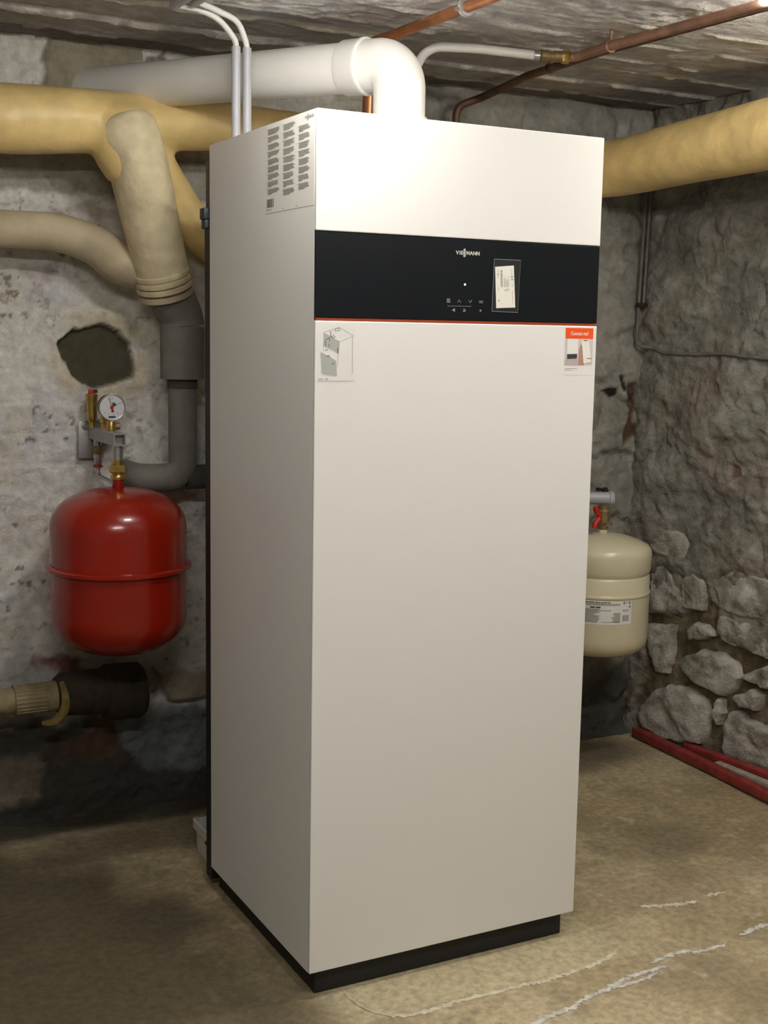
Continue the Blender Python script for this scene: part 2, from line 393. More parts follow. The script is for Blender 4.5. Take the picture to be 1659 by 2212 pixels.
def back_fn(x, z):
    n1 = fbm(x*5, z*5, 4, 1); n2 = fbm(x*16, z*16, 4, 7); n3 = fbm(x*45, z*45, 3, 13)
    jit = (fbm(x*30, z*30, 3, 21)-0.5)*0.02
    # depth towards the room: wavy plaster over courses of brick
    course = np.abs(((z+0.006*np.sin(x*7)+0.01*(n1-.5))/0.075) % 1-0.5)*2
    d = (n1-0.5)*0.03+(n2-0.5)*0.012+(n3-0.5)*0.004
    right = sst(x, 0.45, 0.85)
    d -= 0.004*(1-right)*sst(course, 0.86, 1.0)*sst(n2, 0.35, 0.6)
    f1, f2, wid = worley(x*4.2+n2*0.5, z*5.5+n2*0.5, 5)
    d += right*(sst(f2-f1, 0.0, 0.35)*0.016+(wid-0.5)*0.014)
    # plaster thins out above the floor
    low = 1-sst(z+jit*2+(n1-.5)*0.14, 0.20, 0.30)
    d -= low*0.022*(1-right)
    d += low*(n2-0.5)*0.02
    white = np.array([0.80, 0.785, 0.745])
    C = np.ones(x.shape+(3,))*white
    C = mixc(C, (0.66, 0.66, 0.69), sst(n1, 0.45, 0.7)*0.8)
    C = mixc(C, (0.72, 0.65, 0.51), sst(fbm(x*6+3, z*6, 4, 31), 0.5, 0.72)*0.55)
    sp = sst(fbm(x*55, z*55, 3, 37)+(fbm(x*7, z*7, 2, 38)-.5)*0.35, 0.74, 0.82)
    C = mixc(C, (0.16, 0.13, 0.10), sp*0.8); d -= sp*0.003
    rg = 1-np.abs(fbm(x*11+z*3, z*13, 4, 43)-0.5)*2      # wrinkles and hairline cracks in the plaster
    cr = sst(rg, 0.965, 0.992)*sst(fbm(x*5, z*5, 3, 47), 0.5, 0.62)
    C = mixc(C, (0.30, 0.26, 0.22), cr*0.55); d -= cr*0.003
    d += sst(rg, 0.75, 1.0)*0.004*sst(n1, 0.4, 0.6)
    C = mixc(C, (0.36, 0.25, 0.20), sst(fbm(x*9, z*22, 3, 41), 0.66, 0.76)*0.4)
    # olive-grey strip behind the big pipe: its wall shadow put into the colour
    band = sst(z+jit, 1.535, 1.55)*(1-sst(z, 1.63, 1.67))*(1-right)
    C = mixc(C, (0.26, 0.24, 0.19), band*0.75)
    # grime, then damp, dark masonry low down, with the boiler's shade painted in
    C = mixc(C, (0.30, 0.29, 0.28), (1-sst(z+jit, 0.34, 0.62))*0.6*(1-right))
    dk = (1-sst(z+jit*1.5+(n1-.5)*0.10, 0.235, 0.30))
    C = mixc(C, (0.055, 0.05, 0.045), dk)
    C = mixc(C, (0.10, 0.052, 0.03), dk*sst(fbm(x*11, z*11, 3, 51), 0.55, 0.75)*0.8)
    for P, c, w in ((LGREY, (0.17, 0.19, 0.21), 0.02), (LBROWN, (0.20, 0.165, 0.125), 0.03)):
        s = sdf(x, z, P)+jit*1.4
        C = mixc(C, c, (1-sst(s, -w*0.5, w*0.5))*(0.6+0.6*(n2-0.3)))
    s = sdf(x, z, BRICK)+jit*1.6
    mk = (1-sst(s, -0.008, 0.012))*sst(n2, 0.30, 0.5)
    C = mixc(C, (0.22, 0.05, 0.03), mk*0.85); d -= mk*0.006
    s = sdf(x, z, LEDGE)+jit*0.4
    mk = 1-sst(s, -0.006, 0.004)
    C = mixc(C, (0.27, 0.22, 0.15), mk*0.9); d = np.where(mk > 0.01, np.maximum(d, mk*0.035), d)
    s = sdf(x, z, HOLE)+jit*0.7+(n3-.5)*0.006
    halo = 1-sst(s, 0.016, 0.066)
    C = mixc(C, (0.70, 0.62, 0.47), halo*0.85*sst(n2, 0.2, 0.45)); d += halo*0.007
    mk = 1-sst(s, -0.003, 0.004)
    C = mixc(C, (0.085, 0.078, 0.050), mk); d = d*(1-mk)+mk*(-0.028+(n2-.5)*0.012)
    s = sdf(x, z, PATCH)+jit*0.8+(n3-.5)*0.006
    mk = (1-sst(s, -0.003, 0.004))
    C = mixc(C, (0.60, 0.50, 0.30), (1-sst(s, 0.0, 0.014))*sst(n2, .4, .6)*0.7)
    C = mixc(C, (0.36, 0.325, 0.245), mk); d = d*(1-mk)+mk*(0.010+(n2-.5)*0.012)
    # the far side of the boiler: grey limewashed rubble
    G = np.ones(x.shape+(3,))*np.array([0.30, 0.285, 0.25])
    G = mixc(G, (0.38, 0.365, 0.33), sst(n2, 0.45, 0.7)*0.7)
    G = mixc(G, (0.23, 0.22, 0.19), sst(fbm(x*7, z*9, 4, 61), 0.5, 0.7)*0.7)
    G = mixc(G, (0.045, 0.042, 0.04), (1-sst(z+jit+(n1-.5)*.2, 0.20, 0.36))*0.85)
    s = sdf(x, z, RUST)+jit*0.6
    mk = 1-sst(s, -0.006, 0.008); G = mixc(G, (0.10, 0.045, 0.02), mk*0.9); d -= mk*0.012
    for P in CHIPS:
        mk = 1-sst(sdf(x, z, P)+jit*0.3, -0.003, 0.003); G = mixc(G, (0.02, 0.02, 0.016), mk); d -= mk*0.006
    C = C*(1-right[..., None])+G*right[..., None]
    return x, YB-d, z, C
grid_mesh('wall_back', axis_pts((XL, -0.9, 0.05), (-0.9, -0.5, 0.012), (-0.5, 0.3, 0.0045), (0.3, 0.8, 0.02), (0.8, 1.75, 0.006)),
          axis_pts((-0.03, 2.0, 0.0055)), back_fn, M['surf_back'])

MORT = [(0.967, 0.391), (0.847, 0.423), (0.779, 0.482), (0.72, 0.456), (0.717, 0.401), (0.695, 0.369), (0.624, 0.361), (0.549, 0.345), (0.40, 0.348), (0.1, 0.30), (0.1, -0.1), (0.755, -0.1), (0.873, -0.1), (0.999, -0.1), (1.003, 0.123), (0.963, 0.304)]
RUST_R = [(0.686, 0.881), (0.659, 0.876), (0.648, 0.847), (0.684, 0.836)]
STONES = {
 'A': [(0.994, 0.071), (0.968, 0.117), (0.925, 0.166), (0.881, 0.191), (0.805, 0.2), (0.75, 0.175), (0.736, 0.136), (0.741, 0.077), (0.756, 0.035), (0.841, 0.02), (0.919, 0.02), (0.971, 0.03)],
 'B': [(0.851, 0.265), (0.83, 0.294), (0.767, 0.321), (0.694, 0.328), (0.652, 0.309), (0.635, 0.267), (0.659, 0.22), (0.689, 0.199), (0.741, 0.21), (0.806, 0.228), (0.839, 0.239)],
 'C': [(0.965, 0.362), (0.862, 0.382), (0.876, 0.332), (0.874, 0.275), (0.888, 0.223), (0.927, 0.215), (0.952, 0.268), (0.963, 0.314)],
 'D': [(0.823, 0.371), (0.802, 0.399), (0.759, 0.398), (0.721, 0.373), (0.768, 0.349), (0.816, 0.344)],
 'E': [(0.692, 0.081), (0.686, 0.129), (0.662, 0.168), (0.622, 0.164), (0.596, 0.148), (0.543, 0.148), (0.49, 0.135), (0.47, 0.06), (0.486, 0.018), (0.539, 0.015), (0.617, 0.015), (0.683, 0.03)],
 'F': [(0.63, 0.268), (0.611, 0.295), (0.548, 0.323), (0.486, 0.332), (0.45, 0.30), (0.484, 0.271), (0.546, 0.256), (0.6, 0.261)],
 'G': [(0.723, 0.139), (0.709, 0.194), (0.696, 0.183), (0.687, 0.148), (0.706, 0.106)],
 'H': [(0.851, 0.521), (0.814, 0.541), (0.776, 0.529), (0.763, 0.485), (0.777, 0.436), (0.837, 0.434), (0.855, 0.473)],
 'I': [(0.714, 0.439), (0.636, 0.431), (0.556, 0.442), (0.5, 0.444), (0.47, 0.41), (0.497, 0.366), (0.549, 0.341), (0.624, 0.356), (0.7, 0.363), (0.723, 0.4)],
 'J': [(0.744, 0.534), (0.677, 0.573), (0.602, 0.576), (0.557, 0.566), (0.504, 0.566), (0.48, 0.52), (0.501, 0.475), (0.558, 0.455), (0.647, 0.447), (0.72, 0.456)],
 'K': [(0.961, 0.565), (0.921, 0.571), (0.884, 0.511), (0.849, 0.46), (0.847, 0.418), (0.958, 0.40)],
 'L': [(1.002, 0.664), (0.926, 0.669), (0.847, 0.661), (0.829, 0.627), (0.843, 0.583), (0.945, 0.582), (0.982, 0.619)],
 'M': [(0.56, 0.235), (0.60, 0.245), (0.66, 0.205), (0.64, 0.182), (0.58, 0.185)],
 'N': [(0.44, 0.13), (0.40, 0.19), (0.30, 0.21), (0.20, 0.17), (0.18, 0.06), (0.26, 0.02), (0.40, 0.02)],
 'O': [(0.43, 0.30), (0.36, 0.34), (0.24, 0.33), (0.20, 0.27), (0.29, 0.235), (0.40, 0.24)],
}
def right_rel(y, z):
    n1 = fbm(y*4+5, z*4, 4, 101); n2 = fbm(y*13, z*13, 4, 107); n3 = fbm(y*40, z*40, 3, 113)
    f1, f2, wid = worley(y*4.5+n2*0.7, z*5.2+n2*0.7, 9)
    g1, g2, gid = worley(y*11+n2, z*11+n2, 19)
    d = (n1-0.5)*0.05+(n2-0.5)*0.028+(n3-0.5)*0.007
    d += sst(f2-f1, 0.0, 0.40)*0.007+(wid-0.5)*0.012+sst(g2-g1, 0, 0.3)*0.0025
    rg = 1-np.abs(fbm(y*7+z*5, z*6-y*3, 5, 117)-0.5)*2
    rg2 = 1-np.abs(fbm(y*17+z*6, z*15, 4, 119)-0.5)*2
    d += (rg-0.7)*0.012+(rg2-0.7)*0.008
    return d, n1, n2, n3, f2-f1
def right_fn(y, z):
    d, n1, n2, n3, edge = right_rel(y, z)
    jit = (fbm(y*28, z*28, 3, 121)-0.5)*0.03
    C = np.ones(y.shape+(3,))*np.array([0.255, 0.24, 0.205])
    C = mixc(C, (0.36, 0.345, 0.31), sst(n2, 0.45, 0.7)*0.8)
    C = mixc(C, (0.20, 0.195, 0.17), sst(fbm(y*6, z*8, 4, 131), 0.48, 0.68)*0.7)
    C = mixc(C, (0.30, 0.235, 0.20), sst(fbm(y*8+9, z*7, 3, 141), 0.6, 0.75)*0.4)
    C = mixc(C, (0.10, 0.075, 0.05), (1-sst(edge, 0.0, 0.035))*sst(n1, 0.56, 0.70)*0.6)
    C = C*0.92
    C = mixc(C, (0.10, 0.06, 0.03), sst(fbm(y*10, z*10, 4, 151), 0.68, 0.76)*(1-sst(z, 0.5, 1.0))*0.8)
    s = sdf(y, z, MORT)+jit*1.2
    mk = 1-sst(s, -0.012, 0.010)
    C = mixc(C, (0.115, 0.082, 0.046), mk*0.92); C = mixc(C, (0.22, 0.18, 0.12), mk*sst(n3*.5+n2*.5, 0.48, 0.62)*0.7)
    d = d*(1-mk*0.55)-mk*0.016
    for k in 'HIJKL':
        mk = 1-sst(sdf(y, z, STONES[k])+jit*0.2, -0.002, 0.020)
        d -= mk*0.004
        C = mixc(C, (0.20, 0.17, 0.13), mk*0.35)
    mk = 1-sst(sdf(y, z, RUST_R)+jit*0.5, -0.004, 0.006); C = mixc(C, (0.11, 0.06, 0.03), mk*0.8); d -= mk*0.008
    return right_x(y, z)-d, y, z, C
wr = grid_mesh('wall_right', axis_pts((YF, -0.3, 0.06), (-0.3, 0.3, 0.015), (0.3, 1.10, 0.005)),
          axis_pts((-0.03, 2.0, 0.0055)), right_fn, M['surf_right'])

def build_stone(key, idx):
    P = STONES[key]
    c = np.mean(np.array(P), 0); rnd = np.random.RandomState(idx+3)
    # densify the outline
    O = []
    for i in range(len(P)):
        a = np.array(P[i]); b = np.array(P[(i+1) % len(P)])
        m = max(1, int(np.hypot(*(b-a))/0.014))
        for k in range(m): O.append(a+(b-a)*k/m)
    O = np.array(O); n = len(O)
    plastered = key in 'HIJKL'
    dep = 0.003 if plastered else 0.012
    rings = [(1.0, -0.030), (0.99, -0.3*dep), (0.965, 0.25*dep), (0.93, 0.55*dep), (0.88, 0.78*dep), (0.82, 0.9*dep), (0.75, 0.97*dep)]+[(r, dep) for r in (0.67, 0.58, 0.49, 0.40, 0.31, 0.22, 0.13, 0.06)]
    V = []; F = []; cols = []
    J = (rnd.rand(n, 2)-.5)*0.008
    for s, h in rings:
        q = c+(O-c)*s+J*s
        d = right_rel(q[:, 0], q[:, 1])[0]
        rg = 1-np.abs(fbm(q[:, 0]*9+idx*3.1, q[:, 1]*11, 4, 217)-0.5)*2
        rough = ((fbm(q[:, 0]*14+idx, q[:, 1]*14, 5, 211)-0.5)*0.030+(rg-0.7)*0.012)*min(1, (1-s)*9)
        x = right_x(q[:, 0], q[:, 1])-d*0.55-h-rough
        V += [(x[i], q[i, 0], q[i, 1]) for i in range(n)]
    m = len(rings)
    for r in range(m-1):
        for i in range(n):
            F.append((r*n+i, r*n+(i+1) % n, (r+1)*n+(i+1) % n, (r+1)*n+i))
    V.append((np.mean([v[0] for v in V[-n:]]), c[0], c[1])); ci = len(V)-1
    for i in range(n): F.append(((m-1)*n+i, (m-1)*n+(i+1) % n, ci))
    o = obj('stone', [(V, F)], M['stone'], wr)
    me = o.data; at = me.attributes.new('Col', 'FLOAT_COLOR', 'POINT')
    va = np.array(V); y, z = va[:, 1], va[:, 2]
    C = np.ones((len(V), 3))*np.array([0.42, 0.40, 0.355])*(0.88+0.24*rnd.rand())
    C = mixc(C, (0.42, 0.40, 0.36), sst(fbm(y*20, z*20, 4, 221), 0.5, 0.7)*0.6)
    C = mixc(C, (0.19, 0.17, 0.13), sst(fbm(y*14, z*14, 4, 231), 0.52, 0.7)*0.6)
    ca = np.ones((len(V), 4), np.float32); ca[:, :3] = C
    at.data.foreach_set('color', ca.ravel())
for i, k in enumerate(STONES): build_stone(k, i)

BOARDS = [-3.4, -2.9, -2.4, -1.9, -1.4, -0.95, -0.78, -0.61, -0.44, -0.27, -0.10, 0.06, 0.22, 0.37, 0.53, 0.64, 0.79, 0.925, 1.12]
def ceil_fn(x, y):
    n1 = fbm(x*4, y*9, 4, 301); n2 = fbm(x*12, y*24, 4, 307); n3 = fbm(x*30, y*60, 3, 313)
    yy = y+(fbm(x*3, y*2, 3, 319)-.5)*0.006-0.02*(x-0.2)*0.2
    k = np.searchsorted(np.array(BOARDS), yy)
    rnd = np.random.RandomState(8).rand(64)
    h = (rnd[k % 64]-0.5)*0.014
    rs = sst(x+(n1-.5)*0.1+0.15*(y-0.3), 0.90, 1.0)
    n4 = fbm(x*22, y*110, 3, 341)
    flat = 1-0.6*sst(y, 0.5, 0.62)
    d = h*(1-0.6*rs)+((n1-.5)*0.010+((n2-.5)*0.007+(n3-.5)*0.008+(n4-.5)*0.006)*(1-0.75*rs))*flat
    C = np.ones(x.shape+(3,))*np.array([0.62, 0.60, 0.60])
    C = mixc(C, (0.50, 0.475, 0.47), sst(rnd[(k+7) % 64]+(n1-.5)*1.5, 0.4, 0.7)*0.7)
    C = mixc(C, (0.82, 0.80, 0.76), sst(n4*.5+n3*.5+(n2-.5)*.5, 0.50, 0.62)*0.75*(1-0.8*rs))
    C = mixc(C, (0.42, 0.41, 0.42), rs*0.7)  # smoother plaster right of the pipes, darkened to carry their shadow
    C = mixc(C, (0.37, 0.37, 0.40), sst(yy+(n2-.5)*0.03, 0.525, 0.54)*0.85)
    C = mixc(C, (0.46, 0.43, 0.41), sst(yy, 0.64, 0.66)*(1-sst(x, 0.1, 0.5))*0.7)
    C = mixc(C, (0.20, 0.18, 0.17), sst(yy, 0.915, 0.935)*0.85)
    for b in BOARDS:
        e = np.abs(yy-b)
        on = sst(fbm(x*9+b*31, y*0+b, 3, 331), 0.40, 0.50)
        fin = (1-sst(e, 0.003, 0.007))*on
        d += fin*0.006
        C = mixc(C, (0.78, 0.74, 0.66), fin*0.9*sst(fbm(x*25+b*7, y*9, 3, 337), 0.30, 0.45))
    # a pale plastered strip between two boards
    st = sst(yy, 0.595, 0.61)*(1-sst(yy, 0.64, 0.655))
    C = mixc(C, (0.66, 0.63, 0.54), st*0.85*sst(n2, 0.3, 0.45))
    return x, y, ZC-d, C
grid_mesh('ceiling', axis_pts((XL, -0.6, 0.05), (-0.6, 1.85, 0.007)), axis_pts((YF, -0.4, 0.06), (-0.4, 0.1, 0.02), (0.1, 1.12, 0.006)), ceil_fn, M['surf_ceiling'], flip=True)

def floor_fn(x, y):
    n1 = fbm(x*2.5, y*2.5, 5, 401); n2 = fbm(x*9, y*9, 4, 407); n3 = fbm(x*30, y*30, 3, 411)
    d = (n1-.5)*0.010+(n2-.5)*0.004
    C = np.ones(x.shape+(3,))*np.array([0.36, 0.285, 0.17])
    C = mixc(C, (0.47, 0.39, 0.25), sst(n1, 0.42, 0.66)*0.8)
    C = mixc(C, (0.25, 0.20, 0.12), sst(n2, 0.50, 0.72)*0.6)
    C = mixc(C, (0.52, 0.45, 0.32), sst(n3, 0.66, 0.8)*0.5)
    C = mixc(C, (0.055, 0.043, 0.024), (1-sst(x+(n1-.5)*0.5+(n2-.5)*.15+0.25*y, -0.10, 0.16))*0.85*(1-0.45*sst(-y+(n1-.5)*.5, -0.15, 0.25)))  # damp brown floor on the left, deepened to stand in for shade
    jit = (fbm(x*14, y*14, 4, 421)-.5)*0.12
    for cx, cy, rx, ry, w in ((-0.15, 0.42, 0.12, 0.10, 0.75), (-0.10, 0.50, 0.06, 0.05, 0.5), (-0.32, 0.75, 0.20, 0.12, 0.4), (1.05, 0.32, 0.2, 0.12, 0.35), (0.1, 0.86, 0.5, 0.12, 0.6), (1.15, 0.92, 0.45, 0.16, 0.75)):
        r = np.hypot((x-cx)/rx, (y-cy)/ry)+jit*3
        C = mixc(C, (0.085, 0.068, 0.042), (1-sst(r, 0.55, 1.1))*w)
    # the worn, paler screed strip in front of the boiler
    st = sst(y+jit*0.05, -0.135, -0.11)*(1-sst(y, 0.0, 0.12))*sst(x, -0.02, 0.08)*(1-sst(x, 0.6, 0.75))
    C = mixc(C, (0.52, 0.46, 0.30), st*0.55)
    # dark strip where floor meets the rear wall
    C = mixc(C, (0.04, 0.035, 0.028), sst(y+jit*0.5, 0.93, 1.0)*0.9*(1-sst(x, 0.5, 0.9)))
    return x, y, d*sst(np.hypot(np.maximum(np.abs(x-0.3)-0.3, 0), np.maximum(np.abs(y-0.27)-0.27, 0)), 0.0, 0.15)-0.001, C
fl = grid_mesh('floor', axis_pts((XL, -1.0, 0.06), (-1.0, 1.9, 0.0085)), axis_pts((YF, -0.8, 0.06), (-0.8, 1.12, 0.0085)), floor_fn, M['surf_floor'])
def floor_z(x, y):
    return float(floor_fn(np.array([[x]]), np.array([[y]]))[2][0, 0])

def crust(pts, w0, m, seed, parent=fl):
    rnd = random.Random(seed); P = smoothpath([(x, y, 0) for x, y in pts], 14)
    V = []; F = []
    for i, p in enumerate(P):
        t = (P[min(i+1, len(P)-1)]-P[max(i-1, 0)]).normalized(); nn = Vector((-t.y, t.x, 0))
        e = min(1, min(i, len(P)-1-i)/6+0.15)
        wa = w0*e*rnd.uniform(0.25, 1.0); wb = w0*e*rnd.uniform(0.25, 1.0)
        p = p+nn*rnd.uniform(-.4, .4)*w0
        z0 = floor_z(p.x, p.y)
        for k, (s, h) in enumerate(((-wb, 0.0008), (-wb*0.4, 0.0026), (wa*0.4, 0.0028), (wa, 0.0008))):
            q = p+nn*s; V.append((q.x, q.y, z0+h))
    for i in range(len(P)-1):
        for k in range(3): F.append((i*4+k, i*4+k+1, i*4+k+5, i*4+k+4))
    o = obj('mineral_crust', [(V, F)], m, parent)
    return o
for i, (pts, w, m) in enumerate((
    ([(0.068, -0.009), (0.08, -0.079), (0.112, -0.123)], 0.003, 'crust'),
    ([(0.105, -0.120), (0.163, -0.131), (0.228, -0.128), (0.307, -0.125), (0.391, -0.129), (0.436, -0.132), (0.512, -0.124), (0.59, -0.116), (0.644, -0.094)], 0.0085, 'crust'),
    ([(0.25, -0.32), (0.338, -0.256), (0.414, -0.241), (0.474, -0.223), (0.524, -0.212), (0.571, -0.197), (0.625, -0.192), (0.692, -0.192)], 0.009, 'crust_white'),
    ([(0.668, -0.167), (0.75, -0.159), (0.798, -0.175), (0.864, -0.172)], 0.008, 'crust_white'),
    ([(0.909, -0.158), (1.004, -0.145), (1.104, -0.131)], 0.010, 'crust_white'),
    ([(0.53, -0.215), (0.60, -0.212), (0.66, -0.205)], 0.006, 'crust_white'),
    ([(0.806, 0.042), (0.852, 0.028), (0.898, 0.014), (0.944, 0.009)], 0.010, 'crust'),
    ([(0.976, 0.026), (1.034, 0.019)], 0.009, 'crust'))):
    crust(pts, w, M[m], i)

# walls the camera does not face, closing the cellar
def plain(x, y, z):
    n = fbm(y*3+x, z*3, 4, 501)
    C = np.ones(x.shape+(3,))*np.array([0.42, 0.40, 0.36]); return mixc(C, (0.30, 0.29, 0.26), sst(n, .4, .7))
grid_mesh('wall_left', axis_pts((YF, 1.1, 0.1)), axis_pts((-0.03, 2.0, 0.1)), lambda y, z: (np.full_like(y, XL)+(fbm(y*3, z*3, 3, 511)-.5)*0.03, y, z, plain(np.full_like(y, XL), y, z)), M['surf_plain'])
grid_mesh('wall_front', axis_pts((XL, 2.3, 0.1)), axis_pts((-0.03, 2.0, 0.1)), lambda x, z: (x, np.full_like(x, YF)+(fbm(x*3, z*3, 3, 521)-.5)*0.03, z, plain(np.zeros_like(x), x, z)), M['surf_plain'])

# ================================================================== THE BOILER
W, D, Z0, ZT = 0.600, 0.530, 0.050, 1.606
boiler = thing('heating_boiler', (0.3, 0.27, 0), 'tall white floor-standing heating unit with a black control band', 'boiler')
obj('plinth', [box(0.018, 0.580, 0.016, 0.53, 0.0, 0.0495, 0.002)], M['black'], boiler, smooth=False)  # set forward so its black face stands in for the floor shadow
side = obj('side_panel', [box(0.0, 0.012, 0.0080, D, Z0, ZT)], M['white_panel'], boiler, smooth=False)
obj('side_panel', [box(W-0.012, W, 0.0080, D, Z0, ZT)], M['white_panel'], boiler, smooth=False)
obj('top_panel', [box(0.0125, W-0.0125, 0.0085, D, ZT-0.015, ZT-0.001)], M['white_panel'], boiler, smooth=False)
obj('inner_body', [box(0.0125, W-0.0125, 0.0085, D-0.001, Z0+0.001, ZT-0.016)], M['darkgrey'], boiler, smooth=False)
obj('rear_frame', [box(0.001, W-0.001, D+0.0005, D+0.034, 0.02, 1.478)], M['black'], boiler, smooth=False)
obj('rear_board', [box(0.001, W-0.001, D+0.0005, D+0.026, 1.48, 1.578)], M['wood_brown'], boiler, smooth=False)
obj('pipe_clip', [box(-0.010, 0.010, D+0.008, D+0.036, 1.458, 1.482, 0.003), box(-0.007, 0.006, D+0.010, D+0.034, 1.44, 1.458, 0.002)], M['darkgrey'], boiler)
obj('upper_front_panel', [box(0.0, W, 0.0, 0.0066, 1.4040, ZT, 0.0016)], M['white_panel'], boiler, smooth=False)
disp = obj('control_panel', [box(0.0005, W-0.0005, 0.0006, 0.0066, 1.2570, 1.4030, 0.0008)], M['black_glass'], boiler, smooth=False)
obj('red_trim_strip', [box(0.0015, W-0.0005, 0.0012, 0.0066, 1.2520, 1.2565, 0.0004, 1)], M['red_strip'], boiler, smooth=False)
door = obj('lower_front_panel', [box(0.0, W, 0.0, 0.0066, Z0, 1.2515, 0.0016)], M['white_panel'], boiler, smooth=False)
obj('seam', [box(0.0008, W-0.0008, 0.0067, 0.0079, Z0+0.001, ZT-0.001)], M['darkgrey'], boiler, smooth=False)
boiler.children[-1].name = 'panel_gasket'

def on_front(y): return lambda x, z: (x, y, z)
F1 = on_front(0.0002); FD = on_front(0.0002)
# logo: V I E, two stacked S, M A N N
g = []
def logo_geo(x0, z0, s, fn, bold=0.05):
    out = []
    lw = {'V': .78, 'I': .36, 'E': .66, 'M': .88, 'A': .76, 'N': .80}
    x = x0
    for ch in 'VIE':
        out.append(text_geo(ch, s, lambda u, v, x=x: fn(x+u*1.05, z0+v), bold*s)); x += lw[ch]*s
    for dz in (0.34, -0.42):
        out.append(text_geo('S', s*1.12, lambda u, v, x=x, dz=dz: fn(x+u*1.0-0.02*s, z0+v+dz*s), bold*s*1.6))
    x += 0.66*s
    for ch in 'MANN':
        out.append(text_geo(ch, s, lambda u, v, x=x: fn(x+u*1.05, z0+v), bold*s)); x += lw[ch]*s
    return out, x
geo, xe = logo_geo(0.2785, 1.3755, 0.0088, FD)
obj('logo', geo, M['logo_grey'], disp, smooth=False)
obj('status_light', [lathe([(0.0018, 0), (0.0018, 0.0006)], (0.299, 0.0006, 1.322), (0, -1, 0), 16)], M['white_led'], disp)
obj('menu_icon', [quads([(0.2612, 0.2688, z, z+0.0012) for z in (1.2885, 1.2905, 1.2925, 1.2945)], FD)], M['icon_grey'], disp, smooth=False)
obj('up_arrow_icon', [stroke([(0.2845, 1.2895), (0.2878, 1.2940), (0.2911, 1.2895)], 0.0011, FD)], M['icon_grey'], disp, smooth=False)
obj('down_arrow_icon', [stroke([(0.3077, 1.2940), (0.3110, 1.2895), (0.3143, 1.2940)], 0.0011, FD)], M['icon_grey'], disp, smooth=False)
obj('confirm_icon', [text_geo('OK', 0.0062, lambda u, v: FD(0.3298+u, 1.2895+v), 0.0002)], M['icon_grey'], disp, smooth=False)
for a, b in ((0.2640, 0.2868), (0.2892, 0.3125)):
    obj('key_bracket', [stroke([(a, 1.2845), (a, 1.2825), (b, 1.2825), (b, 1.2845)], 0.0007, FD)], M['icon_grey'], disp, smooth=False)
obj('speaker_icon', [poly([(0.2730, 1.2745), (0.2750, 1.2745), (0.2775, 1.2725), (0.2790, 1.2725), (0.2790, 1.2785), (0.2775, 1.2785), (0.2750, 1.2765), (0.2730, 1.2765)], FD)], M['icon_grey'], disp, smooth=False)
obj('lock_icon', [quads([(0.2965, 0.3005, 1.2725, 1.2755), (0.2990, 0.3018, 1.2730, 1.2775)], FD), stroke([(0.2972, 1.2755), (0.2972, 1.2780), (0.2998, 1.2780), (0.2998, 1.2755)], 0.0007, FD)], M['icon_grey'], disp, smooth=False)
obj('signal_icon', [poly([(0.3337, 1.2728), (0.3312, 1.2765), (0.3325, 1.2775), (0.3349, 1.2775), (0.3362, 1.2765)], FD)], M['icon_grey'], disp, smooth=False)
# clear film with the rating label under it
film = obj('clear_film', [( [(0.360, -0.0006, 1.370), (0.418, -0.0006, 1.370), (0.415, -0.0006, 1.274), (0.358, -0.0006, 1.275)], [(0, 3, 2, 1)] )], M['film'], disp, smooth=False)
FM = on_front(-0.0008)
obj('film_edge', [stroke([(0.418, 1.370), (0.360, 1.370), (0.358, 1.275), (0.415, 1.274)], 0.0008, FM), stroke([(0.418, 1.370), (0.415, 1.274)], 0.0003, FM)], M['icon_grey'], disp, smooth=False)
obj('rating_label', [( [(0.362, -0.0010, 1.356), (0.403, -0.0010, 1.360), (0.409, -0.0010, 1.283), (0.367, -0.0010, 1.281)], [(0, 3, 2, 1)] )], M['paper'], disp, smooth=False)
def FL(u, v):   # label axes: u across 0..1, v up 0..1
    a = Vector((0.367, 1.281)); bx = Vector((0.042, 0.002)); up = Vector((-0.0055, 0.076)); q = a+bx*u+up*v
    return (q.x, -0.0013, q.y)
rnd = random.Random(4)
bars = []
v = 0.50
while v < 0.90:
    h = rnd.choice((0.006, 0.010, 0.014)); bars.append((0.27, 0.38, v, v+h)); v += h+rnd.choice((0.006, 0.009))
lines = [(0.45+0.045*k, 0.465+0.045*k, 0.50, 0.50+rnd.uniform(0.12, 0.30)) for k in range(6)]
lines += [(0.45+0.045*k, 0.465+0.045*k, 0.40, 0.40+rnd.uniform(0.04, 0.08)) for k in range(6)]
lines += [(0.86, 0.875, 0.74, 0.93), (0.86, 0.875, 0.50, 0.58), (0.86, 0.875, 0.10, 0.42), (0.13, 0.15, 0.72, 0.92), (0.12, 0.17, 0.79, 0.82), (0.12, 0.18, 0.16, 0.20), (0.15, 0.165, 0.40, 0.50)]
obj('label_print', [quads(bars, FL), quads(lines, FL)], M['print_grey'], disp, smooth=False)
obj('conformity_mark', [stroke([(0.93, 0.735), (0.89, 0.75), (0.84, 0.745), (0.81, 0.73)], 0.018, FL), stroke([(0.93, 0.665), (0.90, 0.685), (0.84, 0.68), (0.81, 0.66)], 0.018, FL), stroke([(0.87, 0.745), (0.87, 0.72)], 0.018, FL)], M['print_grey'], disp, smooth=False)

